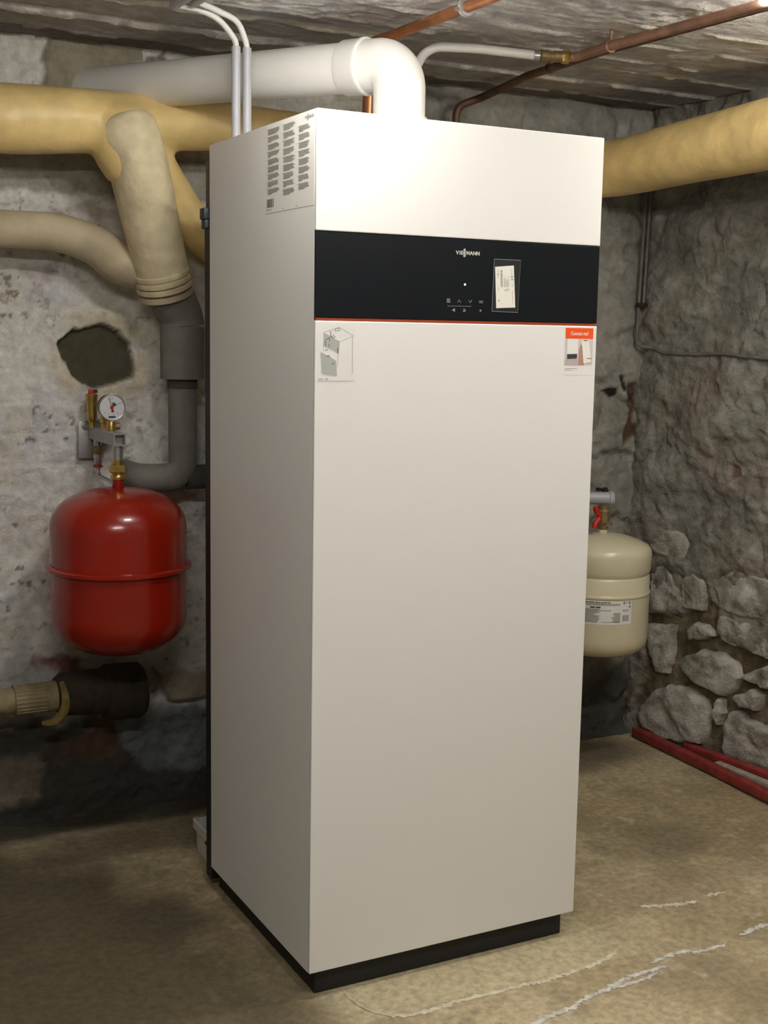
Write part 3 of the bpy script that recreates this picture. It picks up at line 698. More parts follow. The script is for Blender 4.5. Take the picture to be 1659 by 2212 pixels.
# sticker with the panel drawing
FS = on_front(-0.0004); FS2 = on_front(-0.0007); FS3 = on_front(-0.0010); FS4 = on_front(-0.0013)
st1 = obj('drawing_sticker', [box(0.0045, 0.0765, -0.0003, 0.0001, 1.1475, 1.2475)], M['film_print'], boiler, smooth=False)
SX = lambda cx, cy: (0.0062+(cx-250)/1000*0.0700, 1.2445-(cy-300)/1700*0.0955)
obj('drawn_panel', [poly([SX(*q) for q in ((385, 530), (820, 800), (800, 1180), (700, 1100), (560, 1030), (430, 960), (385, 900))], FS2)], M['sticker_grey'], st1, smooth=False)
obj('drawn_panel', [poly([SX(*q) for q in ((305, 1140), (420, 1190), (740, 1400), (765, 1870), (520, 1840), (345, 1780))], FS2)], M['sticker_grey'], st1, smooth=False)
for pts, w in ((((385, 530), (820, 370), (1210, 630), (830, 820)), 0.0006), (((1180, 640), (1190, 1800)), 0.0007), (((820, 800), (770, 1600)), 0.0006), (((700, 480), (720, 400), (820, 400), (830, 470), (700, 480)), 0.0009), (((385, 900), (385, 1150)), 0.0005)):
    obj('drawn_outline', [stroke([SX(*q) for q in pts], w, FS2)], M['print_grey'], st1, smooth=False)
obj('drawn_arrow', [stroke([SX(*q) for q in ((580, 510), (580, 640), (650, 690))], 0.0010, FS3), stroke([SX(*q) for q in ((640, 600), (700, 680))], 0.0010, FS3), stroke([SX(*q) for q in ((450, 750), (540, 700), (550, 800))], 0.0009, FS3),
    stroke([SX(*q) for q in ((540, 880), (540, 980))], 0.0010, FS3), stroke([SX(*q) for q in ((440, 790), (440, 960))], 0.0009, FS3), stroke([SX(*q) for q in ((440, 1090), (500, 1060))], 0.0010, FS3),
    stroke([SX(*q) for q in ((470, 1270), (530, 1235), (570, 1290))], 0.0010, FS3), stroke([SX(*q) for q in ((620, 1515), (680, 1475))], 0.0010, FS3), stroke([SX(*q) for q in ((770, 1000), (780, 1170))], 0.0009, FS3)], M['print_dark'], st1, smooth=False)
obj('drawing_caption', [quads([(0.0065, 0.0150, 1.1502, 1.1515), (0.0190, 0.0255, 1.1502, 1.1515), (0.0050, 0.0760, 1.1476, 1.1478)], FS2)], M['print_grey'], st1, smooth=False)

# the orange-headed sticker
st2 = obj('advice_sticker', [box(0.5235, 0.5945, -0.0003, 0.0001, 1.1575, 1.2500)], M['film_print'], boiler, smooth=False)
obj('orange_header', [quads([(0.5262, 0.5915, 1.2270, 1.2475)], FS)], M['sticker_orange'], st2, smooth=False)
obj('header_lettering', [text_geo('Connect me!', 0.0098, lambda u, v: FS2(0.5590+u*0.80, 1.2338+v), 0.00018, 'CENTER')], M['film_print'], st2, smooth=False)
obj('picture_wall', [quads([(0.5255, 0.5915, 1.1760, 1.2268)], FS)], M['sticker_lilac'], st2, smooth=False)
obj('picture_appliance', [quads([(0.5310, 0.5560, 1.1980, 1.2266)], FS2)], M['film_print'], st2, smooth=False)
obj('picture_shadow', [quads([(0.5255, 0.5560, 1.1760, 1.1872)], FS2)], M['sticker_pink'], st2, smooth=False)
obj('picture_display', [poly([(0.5313, 1.1882), (0.5545, 1.1895), (0.5545, 1.1980), (0.5313, 1.1972)], FS3)], M['print_dark'], st2, smooth=False)
obj('picture_hand', [poly([(0.5575, 1.1762), (0.5720, 1.1762), (0.5700, 1.1860), (0.5660, 1.2130), (0.5625, 1.2170), (0.5590, 1.2060)], FS2)], M['sticker_skin'], st2, smooth=False)
obj('picture_phone', [poly([(0.5705, 1.1800), (0.5885, 1.1825), (0.5815, 1.2245), (0.5640, 1.2245)], FS3)], M['paper'], st2, smooth=False)
obj('picture_phone_notch', [quads([(0.5685, 0.5780, 1.2232, 1.2245)], FS4)], M['print_dark'], st2, smooth=False)
obj('picture_fingertip', [quads([(0.5775, 0.5900, 1.1885, 1.1905)], FS4)], M['sticker_skin'], st2, smooth=False)
obj('sticker_caption', [quads([(0.5270, 0.5560, 1.1693, 1.1702), (0.5270, 0.5435, 1.1660, 1.1669)], FS)], M['print_grey'], st2, smooth=False)

# the printed information sheet on the left side
FX = lambda y, z: (-0.0005, y, z)
st3 = obj('information_sheet', [box(-0.0003, 0.0002, 0.0095, 0.226, 1.447, 1.6035)], M['film_print'], boiler, smooth=False)
rnd = random.Random(11)
for ci, (ya, yb, zt, npar) in enumerate(((0.220, 0.160, 1.5965, 9), (0.148, 0.090, 1.5965, 9), (0.080, 0.026, 1.5850, 8))):
    rects = []; z = zt
    zb = 1.477 if ci == 0 else (1.470 if ci == 1 else 1.474)
    step = (zt-zb)/npar
    for p in range(npar):
        nl = rnd.choice((5, 5, 6)); lh = step/(nl+1.3)
        for k in range(nl):
            ln = (ya-yb-0.006)*(rnd.uniform(0.80, 1.0) if k < nl-1 else rnd.uniform(0.25, 0.8))
            zz = zt-p*step-k*lh
            rects.append((ya-0.005, ya-0.005-ln, zz-lh*0.62, zz))
        rects.append((ya, ya-0.003, zt-p*step-lh*0.62, zt-p*step))
    obj('text_column', [quads(rects, FX)], M['print_grey'], st3, smooth=False)
bars = []; y = 0.220
while y > 0.188:
    w = rnd.choice((0.0007, 0.0011, 0.0016)); bars.append((y, y-w, 1.4570, 1.4720)); y -= w+rnd.choice((0.0007, 0.0011))
obj('barcode', [quads(bars, FX)], M['print_dark'], st3, smooth=False)
for q in ((0.220, 0.210, 1.4520, 1.4535), (0.205, 0.198, 1.4520, 1.4535), (0.086, 0.080, 1.4500, 1.4515), (0.146, 0.141, 1.4500, 1.4512)):
    obj('sheet_footer', [quads([q], FX)], M['print_grey'], st3, smooth=False)
geo, _ = logo_geo(0.0, 0.0, 0.0070, lambda u, v: FX(0.0500-u*0.95, 1.5935+v))
obj('sheet_logo', geo, M['print_grey'], st3, smooth=False)

# ================================================================== FLUE
flue = thing('flue_pipe', (0.316, 0.30, 1.606), 'large white plastic flue pipe with an elbow on top of the boiler', 'pipe')
FV = Vector((0.316, 0.30, 0)); FE = Vector((-0.098, 1.040, 1.786))
hd = Vector((FE.x-FV.x, FE.y-FV.y, 0)); hd.normalize()
zc = 1.762
corner = Vector((FV.x, FV.y, zc)); far = FE+hd*0.06
pth = fillet([(FV.x, FV.y, 1.615), corner, corner+(far-corner)*0.5, far], [0.078, 0.01], 14)
iA = 1; 
elbow = [p for p in pth if (p-corner).length < 0.15]
q1 = corner+(far-corner).normalized()*0.100
obj('elbow', [tube([Vector((FV.x, FV.y, 1.640))]+[p for p in fillet([(FV.x, FV.y, 1.64), corner, q1], 0.076, 16)][1:], 0.052, 40)], M['flue_white'], flue)
q2 = corner+(far-corner).normalized()*0.074
q3 = corner+(far-corner).normalized()*0.128
ax = (far-corner).normalized()
obj('socket', [lathe([(0.0515, 0.0), (0.0568, 0.003), (0.0572, 0.008), (0.0552, 0.013), (0.0550, 0.052), (0.0535, 0.055), (0.0505, 0.055)], q2, ax, 48)], M['flue_white'], flue)
obj('straight_pipe', [tube([q3-ax*0.01, q3+(far-q3)*0.5, far], 0.0500, 48)], M['flue_white'], flue)
obj('base_collar', [lathe([(0.0555, -0.001), (0.0560, 0.028), (0.0575, 0.030), (0.0575, 0.048), (0.0555, 0.051), (0.0520, 0.051)], (FV.x, FV.y, 1.607), (0, 0, 1), 48)], M['flue_white'], flue)
tagp = [( [(FV.x+0.0585*math.sin(a), FV.y-0.0585*math.cos(a), z) for a in np.linspace(-0.75, 0.05, 9) for z in (1.6385, 1.6545)], [(2*i, 2*i+2, 2*i+3, 2*i+1) for i in range(8)] )]
obj('collar_tag', tagp, M['paper'], flue)

# ================================================================== PIPES ON THE REAR WALL
main = thing('insulated_main_pipe', (-0.35, 0.88, 1.60), 'thick yellow-wrapped pipe running along the rear wall and round the corner', 'pipe')
P = fillet([(-1.6, 0.88, 1.668), (-0.35, 0.88, 1.676), (0.157, 0.88, 1.702), (0.7, 0.90, 1.690), (1.05, 0.948, 1.685), (1.310, 0.948, 1.688), (1.36, 0.35, 1.722), (1.40, -0.6, 1.735), (1.45, -2.2, 1.74)], [0.5, 0.5, 0.5, 0.3, 0.09, 0.5, 0.5], 8)
# finer samples and a radius that follows the wrap
Q = []
for a, b in zip(P[:-1], P[1:]):
    m = max(1, int((b-a).length/0.02))
    Q += [a+(b-a)*k/m for k in range(m)]
Q.append(P[-1])
def trunk_r(p):
    if p.x > 1.25: return float(np.interp(p.y, [-2, 0.2, 0.6, 0.9], [0.090, 0.086, 0.080, 0.076]))
    return float(np.interp(p.x, [-1.6, -0.30, -0.17, -0.09, -0.03, 0.04, 0.16, 0.9, 1.25], [0.075, 0.0735, 0.069, 0.066, 0.062, 0.057, 0.054, 0.056, 0.074]))
br = smoothpath([(-0.13, 0.885, 1.69), (-0.055, 0.893, 1.650), (0.03, 0.925, 1.56), (0.13, 0.945, 1.455), (0.30, 0.95, 1.36)], 10)
fl_p = smoothpath([(-0.10, 0.885, 1.700), (-0.090, 0.862, 1.670), (-0.072, 0.855, 1.620), (-0.055, 0.860, 1.575)], 8)
def blended(name, geo, m, parent, voxel=0.007, smooth_it=10):
    """one continuous wrapped surface out of overlapping tubes"""
    o = obj(name, geo, m, parent)
    r = o.modifiers.new('remesh', 'REMESH'); r.mode = 'VOXEL'; r.voxel_size = voxel
    k = o.modifiers.new('smooth', 'SMOOTH'); k.factor = 0.5; k.iterations = smooth_it
    dg = bpy.context.evaluated_depsgraph_get()
    me = bpy.data.meshes.new_from_object(o.evaluated_get(dg))
    o.modifiers.clear(); o.data = me; me.name = name
    me.polygons.foreach_set('use_smooth', [True]*len(me.polygons))
    return o
blended('wrapped_trunk', [tube(Q, [trunk_r(p)+0.001 for p in Q], 36, noise=0.018, seed=3), tube(br, [0.060, 0.068, 0.056, 0.048, 0.047], 30, noise=0.015, seed=5),
    tube(fl_p, [0.052, 0.076, 0.077, 0.064], 30, noise=0.02, seed=8)], M['yellow_wrap'], main)
dp = smoothpath([(-0.088, 0.845, 1.690), (-0.078, 0.838, 1.655), (-0.054, 0.846, 1.59), (-0.020, 0.870, 1.475), (0.020, 0.905, 1.345)], 8)
drop = obj('wrapped_drop', [tube(dp, [0.056, 0.0665, 0.0690, 0.0690, 0.0680, 0.0665, 0.0650, 0.0635, 0.062], 36, noise=0.012, seed=9)], M['beige_wrap'], main)
dpd = (dp[-1]-dp[-6]).normalized()
for k in range(3):
    c = dp[-1]-dpd*0.005+dpd*(0.016*k-0.020)
    obj('end_band', [lathe([(0.0605, 0), (0.0655, 0.002), (0.0660, 0.007), (0.0655, 0.012), (0.0605, 0.0145)], c, dpd, 40)], M['beige_wrap'], drop)
# painted-over end of the wrap, open rim
obj('wrap_end', [lathe([(0.0595, 0), (0.0640, 0.001), (0.0645, 0.012), (0.0585, 0.013)], dp[-1]+dpd*0.026, dpd, 40)], M['beige_wrap2'], drop)

small = thing('insulated_branch_pipe', (-0.342, 0.95, 1.41), 'thinner dusty beige wrapped pipe curving into the drop pipe above the plugged hole', 'pipe')
sp = smoothpath([(-1.6, 0.95, 1.458), (-0.8, 0.95, 1.455), (-0.342, 0.95, 1.447), (-0.22, 0.95, 1.445), (-0.13, 0.950, 1.420), (-0.07, 0.945, 1.380), (-0.010, 0.925, 1.365)], 12)
obj('pipe_wrap', [tube(sp, [0.042, 0.042, 0.042, 0.043, 0.045, 0.049, 0.045], 30, noise=0.02, seed=12)], M['beige_wrap2'], small)

gp = thing('grey_foam_pipe', (0.074, 0.93, 0.84), 'dark grey foam-insulated pipe dropping beside the boiler to an elbow', 'pipe')
obj('bend_sleeve', [tube(smoothpath([dp[-1]+dpd*0.015, (0.050, 0.922, 1.296), (0.070, 0.93, 1.262), (0.074, 0.93, 1.238)], 6), [0.055, 0.054, 0.0525, 0.0525], 36)], M['foam'], gp)
obj('wide_sleeve', [tube([(0.074, 0.93, 1.237), (0.074, 0.93, 1.113)], 0.0525, 36)], M['foam'], gp)
obj('narrow_sleeve', [tube(fillet([(0.074, 0.93, 1.118), (0.074, 0.93, 0.874), (-0.028, 0.945, 0.874), (-0.034, 1.07, 0.874)], [0.040, 0.042], 12), 0.0345, 30)], M['foam'], gp)
obj('shade_ring', [lathe([(0.0345, 0), (0.0362, 0.001), (0.0362, 0.022), (0.0345, 0.023)], (0.074, 0.93, 1.090), (0, 0, 1), 36)], M['foam_dark'], gp)  # dark ring painting the shade under the wide sleeve
obj('boiler_connection', [tube([(0.085, 0.935, 0.874), (0.45, 0.90, 0.874), ], 0.030, 24)], M['foam_dark'], gp)

# the old pipe near the floor
op = thing('old_iron_pipe', (-0.2, 0.97, 0.27), 'old rusty pipe with a black cast collar low on the left wall', 'pipe')
Zp = 0.352
obj('bare_pipe', [tube([(-1.6, 0.97, Zp+0.01), (-0.28, 0.97, Zp)], 0.031, 24)], M['old_beige'], op)
rib = obj('ribbed_sleeve', [tube([(-0.335, 0.97, Zp), (-0.235, 0.97, Zp)], 0.0365, 30)], M['old_beige'], op)
for k in range(8):
    a = -2.5+k*0.26
    c0 = Vector((0, math.sin(a+PI/2)*0.0, 0))
    dy, dz = -math.cos(a+1.4)*0.0365, -math.sin(a+1.4)*0.0365
    obj('rib', [tube([(-0.333, 0.97+dy, Zp+dz), (-0.262, 0.97+dy, Zp+dz)], 0.0026, 8)], M['old_beige'], rib)
obj('foam_bead', [tube(smoothpath([(-0.226, 0.945, Zp+0.040), (-0.222, 0.925, Zp+0.010), (-0.226, 0.925, Zp-0.025), (-0.245, 0.935, Zp-0.052), (-0.275, 0.945, Zp-0.056)], 6), [0.006, 0.009, 0.012, 0.010, 0.005], 12, noise=0.15)], M['old_foam'], op)
obj('iron_body', [tube([(-0.235, 0.98, Zp), (-0.222, 0.98, Zp), (-0.13, 0.98, Zp-0.004), (-0.112, 0.98, Zp-0.004)], [0.040, 0.052, 0.056, 0.060], 30, noise=0.03)], M['rust'], op)
obj('iron_collar', [tube([(-0.118, 0.98, Zp-0.008), (-0.112, 0.98, Zp-0.008), (-0.030, 0.98, Zp-0.012), (-0.018, 0.98, Zp-0.012)], [0.062, 0.069, 0.069, 0.060], 32, noise=0.02)], M['rust'], op)
obj('wall_stub', [tube([(-0.06, 0.99, Zp-0.02), (-0.06, 1.09, Zp-0.02)], 0.036, 24)], M['rust'], op)

# ================================================================== CEILING LINES
for i, (x, y, xt, yt, lab) in enumerate(((0.046, 0.50, -0.075, 0.529, 'left'), (0.070, 0.50, -0.048, 0.480, 'right'))):
    side_w = 'left' if i == 0 else 'right'
    c = thing('cable_conduit', (x, y, 1.606), f'grey plastic conduit standing on the boiler, the {side_w} of the two', 'conduit', 'conduits rising from the boiler')
    obj('tube_wall', [tube([(x, y, 1.606), (x, y, 1.800)], 0.0092, 20)], M['conduit'], c)
    obj('bore', [tube([(x, y, 1.7995), (x, y, 1.8004)], 0.0078, 20)], M['black'], c)
    pts = smoothpath([(x, y, 1.795), (x-0.004, y, 1.815), (x-0.035+0.012*i, y+0.004-0.006*i, 1.848), (x-0.075+0.012*i, y+0.01-0.012*i, 1.864), (xt, yt-0.01, 1.870), (xt+0.004, yt-0.05, 1.870)], 10)
    o = obj('power_cable', [tube(pts, 0.0060, 14)], M['cable_white'], base=(x, y, 1.80))
    tag(o, f'white cable bending out of the {side_w} grey conduit up to the ceiling', 'cable', 'cables to the ceiling')
    u = thing('ceiling_conduit', (xt, yt, 1.87), f'grey conduit along the ceiling taking the {side_w} white cable', 'conduit', 'conduits along the ceiling')
    obj('tube_wall', [tube([(xt, yt, 1.870), (xt+0.02, yt-1.2, 1.868)], 0.0095, 20)], M['conduit'], u)
    obj('bore', [tube([(xt, yt+0.0006, 1.870), (xt, yt-0.0005, 1.870)], 0.0080, 20)], M['black'], u)

cp = thing('copper_pipe', (0.365, 0.535, 1.606), 'bright copper pipe from the boiler top up to the ceiling clamp', 'pipe')
obj('pipe_run', [tube(fillet([(0.360, 0.535, 1.606), (0.372, 0.545, 1.853), (0.390, 0.50, 1.858), (0.402, 0.20, 1.858), (0.43, -1.0, 1.858)], [0.02, 0.02, 0.1], 6), 0.0110, 20)], M['copper'], cp)
cl = obj('pipe_clamp', [torus((0.4025, 0.195, 1.858), 0.0150, 0.0042, (0.02, -1, 0), 32, 10), lathe([(0.0115, 0), (0.0165, 0.001), (0.0165, 0.013), (0.0115, 0.014)], (0.4025, 0.202, 1.858), (0.02, -1, 0), 32), cyl((0.4025, 0.195, 1.872), (0.4025, 0.195, 1.892), 0.004, 10)], M['zinc'], cp)
for xs in (0.421, 0.384): obj('clamp_screw', [lathe([(0.0045, -0.004), (0.0045, 0.004)], (xs, 0.195, 1.853), (1, 0, 0), 10)], M['steel'], cl)

wp = thing('white_plastic_pipe', (0.52, 0.60, 1.606), 'cream plastic pipe arching behind the flue elbow to a brass joint', 'pipe')
obj('pipe_run', [tube(fillet([(0.500, 0.58, 1.606), (0.487, 0.56, 1.800), (0.497, 0.515, 1.855), (0.60, 0.478, 1.855), (0.740, 0.458, 1.853)], [0.05, 0.06, 0.1], 8), 0.0100, 20)], M['cable_white'], wp)
jd = Vector((0.86, -0.30, 0)).normalized(); j0 = Vector((0.738, 0.458, 1.852))
bj = thing('brass_joint', tuple(j0), 'brass screw joint between the cream pipe and the dull copper pipe', 'fitting')
obj('press_sleeve', [lathe([(0.0095, 0), (0.0115, 0.001), (0.0115, 0.014), (0.0095, 0.016)], j0, jd, 24)], M['steel'], bj)
obj('joint_body', [lathe([(0.0095, 0), (0.0130, 0.002), (0.0130, 0.018), (0.0105, 0.022), (0.0105, 0.030), (0.0125, 0.032), (0.0125, 0.050), (0.0100, 0.052)], j0+jd*0.016, jd, 24)], M['brass_dull'], bj)
obj('union_nut', [hexprism(j0+jd*0.066, 0.0150, 0.018, jd)], M['brass'], bj)
dc = thing('dull_copper_pipe', (0.83, 0.425, 1.85), 'dull copper pipe along the ceiling from the brass joint towards the lamp', 'pipe')
jx = j0+jd*0.080
obj('pipe_run', [tube(fillet([tuple(jx), (0.830, 0.425, 1.853), (0.828, 0.30, 1.853), (0.853, -0.152, 1.853), (0.90, -1.2, 1.853)], [0.02, 0.05, 0.1], 6), 0.0105, 18)], M['copper_dull'], dc)
obj('pipe_clip', [torus((0.829, 0.295, 1.853), 0.0120, 0.0025, (0, 1, 0), 24, 8), cyl((0.829, 0.295, 1.864), (0.829, 0.295, 1.892), 0.003, 8)], M['copper_dull'], dc)
bp_ = thing('dark_copper_pipe', (0.862, 1.0, 1.606), 'dark brown pipe rising behind the boiler and crossing under the ceiling', 'pipe')
obj('pipe_run', [tube(fillet([(0.850, 1.0, 1.40), (0.862, 1.0, 1.830), (0.915, 0.955, 1.852), (0.885, 0.70, 1.862), (0.870, 0.37, 1.862), (0.89, -0.06, 1.862), (0.94, -1.2, 1.862)], [0.035, 0.05, 0.1, 0.1, 0.1], 8), 0.0100, 18)], M['copper_dark'], bp_)
obj('pipe_clip', [torus((0.882, 0.60, 1.862), 0.0120, 0.0025, (0, 1, 0), 24, 8), cyl((0.882, 0.60, 1.872), (0.882, 0.60, 1.892), 0.003, 8)], M['copper_dark'], bp_)

# ================================================================== RED EXPANSION VESSEL
def superdome(R, H, r_in, n=18, e=2.35):
    """profile from the rim (R, 0) to (r_in, ~H)"""
    out = []
    for k in range(n+1):
        a = (PI/2)*k/n
        r = R*abs(math.cos(a))**(2/e); h = H*abs(math.sin(a))**(2/e)
        if r > r_in: out.append((r, h))
    out.append((r_in, H)); return out
VX, VY = -0.118, 0.82
ev = thing('red_expansion_vessel', (VX, VY, 0.485), 'red steel expansion vessel with a raised seam hanging left of the boiler', 'vessel')
RT = 0.155; zs = 0.690
up = superdome(RT, 0.098, 0.012); dn = superdome(RT, 0.098, 0.012)
obj('upper_shell', [lathe([(RT, zs)]+[(r, 0.772+h) for r, h in up], (VX, VY, 0), seg=72)], M['red_paint'], ev)
obj('lower_shell', [lathe([(r, 0.583-h) for r, h in reversed(dn)]+[(RT, zs)], (VX, VY, 0), seg=72)], M['red_paint'], ev)
obj('seam_ring', [lathe([(RT-0.003, -0.008), (RT+0.005, -0.008), (RT+0.011, -0.004), (RT+0.011, 0.003), (RT+0.006, 0.007), (RT-0.003, 0.007)], (VX, VY, zs), seg=72)], M['red_paint'], ev)
obj('neck', [lathe([(0.0125, 0), (0.0135, 0.002), (0.0130, 0.022)], (VX, VY, 0.868), seg=28)], M['red_paint'], ev)
obj('brass_collar', [lathe([(0.013, 0), (0.0155, 0.001), (0.0165, 0.006), (0.0155, 0.011), (0.0135, 0.013), (0.0145, 0.016), (0.0145, 0.018)], (VX, VY, 0.888), seg=28)], M['brass'], ev)
obj('union_nut', [hexprism((VX, VY, 0.905), 0.0205, 0.017)], M['brass'], ev)
obj('brass_sleeve', [lathe([(0.0125, 0), (0.0125, 0.013)], (VX, VY, 0.921), seg=28)], M['brass'], ev)

wbk = thing('wall_bracket', (VX, 1.04, 0.92), 'grey metal wall bracket with a square arm above the red vessel', 'bracket')
bkp = obj('mounting_plate', [box(-0.155, -0.093, 1.026, 1.032, 0.918, 1.008, 0.002)], M['zinc'], wbk)
for (bx, bz) in ((-0.137, 0.997), (-0.109, 0.930)):
    obj('bolt', [hexprism((bx, 1.027, bz), 0.0085, 0.007, (0, -1, 0)), lathe([(0.011, 0), (0.011, 0.0015)], (bx, 1.027, bz), (0, -1, 0), 20)], M['steel'], bkp)
az = 0.981; hh = 0.0140; ww = 0.0026
arm = []
for (x0, x1, z0, z1) in ((-hh, hh, hh-ww, hh), (-hh, hh, -hh, -hh+ww), (-hh, -hh+ww, -hh+ww, hh-ww), (hh-ww, hh, -hh+ww, hh-ww)):
    arm.append(box(VX+x0, VX+x1, 0.800, 1.028, az+z0, az+z1))
obj('square_arm', arm, M['zinc'], wbk, smooth=False)
obj('arm_plug', [box(VX-hh+ww, VX+hh-ww, 0.822, 0.85, az-hh+ww, az+hh-ww)], M['zinc'], wbk, smooth=False)
obj('outlet_tube', [cyl((VX, VY, 0.934), (VX, VY, az-hh), 0.0122, 28)], M['steel'], wbk)
# thin vent pipe below the arm
obj('under_stub', [cyl((-0.120, 0.985, 0.952), (-0.120, 0.985, 0.968), 0.0095, 20)], M['steel'], wbk)
obj('compression_nut', [hexprism((-0.120, 0.985, 0.932), 0.0145, 0.020)], M['brass_dull'], wbk)
obj('reducer', [lathe([(0.0065, 0), (0.0085, 0.006), (0.0105, 0.018), (0.0105, 0.026)], (-0.120, 0.985, 0.906), seg=20)], M['steel'], wbk)
obj('red_washer', [lathe([(0.0105, 0), (0.0115, 0.002), (0.0105, 0.005)], (-0.120, 0.985, 0.900), seg=20)], M['red_plastic'], wbk)
obj('thin_pipe', [tube(fillet([(-0.120, 0.985, 0.905), (-0.120, 0.985, 0.878), (-0.112, 0.955, 0.876), (-0.120, 0.838, 0.8765)], [0.014, 0.02], 8), 0.0045, 14)], M['steel'], wbk)

sg = thing('safety_valve', (-0.130, 0.995, az+hh), 'brass air vent with a red and black cap on the wall bracket', 'valve')
obj('valve_body', [lathe([(0.0075, 0), (0.0075, 0.014), (0.0110, 0.018), (0.0125, 0.026), (0.0125, 0.055), (0.0135, 0.056), (0.0140, 0.072), (0.0148, 0.074), (0.0148, 0.079), (0.006, 0.081)], (-0.130, 0.995, az+hh), seg=32)], M['brass'], sg)
obj('body_groove', [torus((-0.130, 0.995, az+hh+0.0555), 0.0130, 0.0010, seg=32, ts=8)], M['brass_dull'], sg)
obj('red_cap', [box(-0.137, -0.126, 0.989, 1.001, az+hh+0.080, az+hh+0.091, 0.001)], M['red_plastic'], sg)
obj('black_cap', [box(-0.1255, -0.117, 0.990, 1.000, az+hh+0.082, az+hh+0.0905, 0.001)], M['black'], sg)
f1 = thing('brass_plug', (-0.112, 0.95, az+hh), 'small brass fitting on the bracket arm, under the gauge case', 'fitting', 'brass fittings on the bracket')
obj('fitting_body', [lathe([(0.0085, 0), (0.0085, 0.012), (0.0115, 0.014), (0.0115, 0.024), (0.009, 0.026), (0.009, 0.036)], (-0.112, 0.95, az+hh), seg=6)], M['brass'], f1)
f2 = thing('brass_drain_valve', (-0.114, 0.885, az+hh), 'brass fitting with a side outlet on the bracket arm, nearest the arm end', 'fitting', 'brass fittings on the bracket')
obj('fitting_body', [lathe([(0.0085, 0), (0.0105, 0.002), (0.0105, 0.018), (0.009, 0.022)], (-0.114, 0.885, az+hh), seg=24)], M['brass'], f2)
obj('side_outlet', [lathe([(0.0075, 0), (0.0085, 0.002), (0.0085, 0.012), (0.006, 0.013)], (-0.107, 0.885, az+hh+0.011), (1, -0.2, 0), 20)], M['brass_dull'], f2)

gz = 1.046; gc = Vector((-0.098, 0.935, gz)); ga = Vector((-0.10, -1, -0.03)).normalized()
gg = thing('pressure_gauge', tuple(gc), 'round pressure gauge with a white dial above the red vessel', 'gauge')
obj('gauge_case', [lathe([(0.020, -0.030), (0.0295, -0.028), (0.0305, -0.004), (0.0305, 0.0)], gc, ga, 48)], M['black'], gg)
obj('bezel', [torus(gc, 0.0300, 0.0018, ga, 56, 8)], M['steel'], gg)
dial = obj('dial', [lathe([(0.0295, -0.0005), (0.0295, 0.0003)], gc, ga, 48)], M['gauge_white'], gg)
gq = Vector((0, 0, 1)).rotation_difference(ga)
gx = Vector((-ga.y, ga.x, 0)).normalized(); gx = gx if gx.x > 0 else -gx
gy = ga.cross(gx); gy = gy if gy.z > 0 else -gy
def FG(off): return lambda u, v: tuple(gc+gx*u+gy*v+ga*off)
def pol(r, deg): return (r*math.sin(math.radians(deg)), r*math.cos(math.radians(deg)))
obj('green_sector', [poly([pol(0.003, 8)]+[pol(0.0125, a) for a in range(8, 72, 8)]+[pol(0.003, 70)], FG(0.0006))], M['dial_green'], dial, smooth=False)
obj('needle', [stroke([pol(0.004, 155), pol(0.024, -18)], 0.0014, FG(0.0010)), poly([pol(0.003, 120), pol(0.012, 155), pol(0.012, 185), pol(0.003, 210)], FG(0.0009))], M['print_dark'], dial, smooth=False)
obj('red_pointer', [poly([pol(0.0045, a) for a in range(0, 360, 30)], FG(0.0013)), stroke([pol(0.0, 0), pol(0.009, 170)], 0.0030, FG(0.0012))], M['red_plastic'], dial, smooth=False)
obj('dial_marks', [stroke([pol(0.012, 62), pol(0.027, 62)], 0.0007, FG(0.0006)), stroke([pol(0.017, 2), pol(0.025, 2)], 0.0006, FG(0.0006)), stroke([pol(0.017, -6), pol(0.025, -6)], 0.0006, FG(0.0006)), quads([(-0.008, 0.008, -0.0245, -0.0205)], FG(0.0006)),
    stroke([pol(0.018, 232), pol(0.022, 232)], 0.0009, FG(0.0006)), stroke([pol(0.0165, 205), pol(0.0185, 205)], 0.0009, FG(0.0006)), stroke([pol(0.0165, 165), pol(0.0185, 165)], 0.0009, FG(0.0006)), stroke([pol(0.018, 135), pol(0.022, 135)], 0.0009, FG(0.0006))], M['print_dark'], dial, smooth=False)
obj('gauge_stem', [cyl((-0.101, 0.955, 0.993), (-0.101, 0.955, 1.022), 0.006, 16)], M['brass_dull'], gg)

# ================================================================== CREAM VESSEL, RIGHT OF THE BOILER
BX, BY = 1.285, 0.845
bv = thing('cream_expansion_vessel', (BX, BY, 0.335), 'cream steel vessel with a paper rating label right of the boiler', 'vessel')
RB = 0.140
prof_low = [(0.02, 0.335), (0.07, 0.337), (0.105, 0.343), (0.125, 0.354), (0.136, 0.370), (0.1385, 0.390), (0.1385, 0.512)]
prof_mid = [(0.1385, 0.512), (0.1405, 0.514), (0.1410, 0.518), (0.1395, 0.521), (0.1375, 0.525), (0.1375, 0.563), (0.1340, 0.569)]
prof_up = [(0.1340, 0.569), (0.1375, 0.577), (0.1400, 0.583), (0.1405, 0.625), (0.1385, 0.638), (0.131, 0.648), (0.108, 0.660), (0.075, 0.671), (0.040, 0.678), (0.014, 0.680)]
obj('lower_shell', [lathe(prof_low, (BX, BY, 0), seg=64)], M['beige_paint'], bv)
obj('middle_band', [lathe(prof_mid, (BX, BY, 0), seg=64)], M['beige_paint'], bv)
obj('upper_shell', [lathe(prof_up, (BX, BY, 0), seg=64)], M['beige_paint'], bv, angle=55)
obj('neck', [lathe([(0.0125, 0), (0.0135, 0.002), (0.0135, 0.010), (0.010, 0.011)], (BX, BY, 0.679), seg=24)], M['beige_paint'], bv)
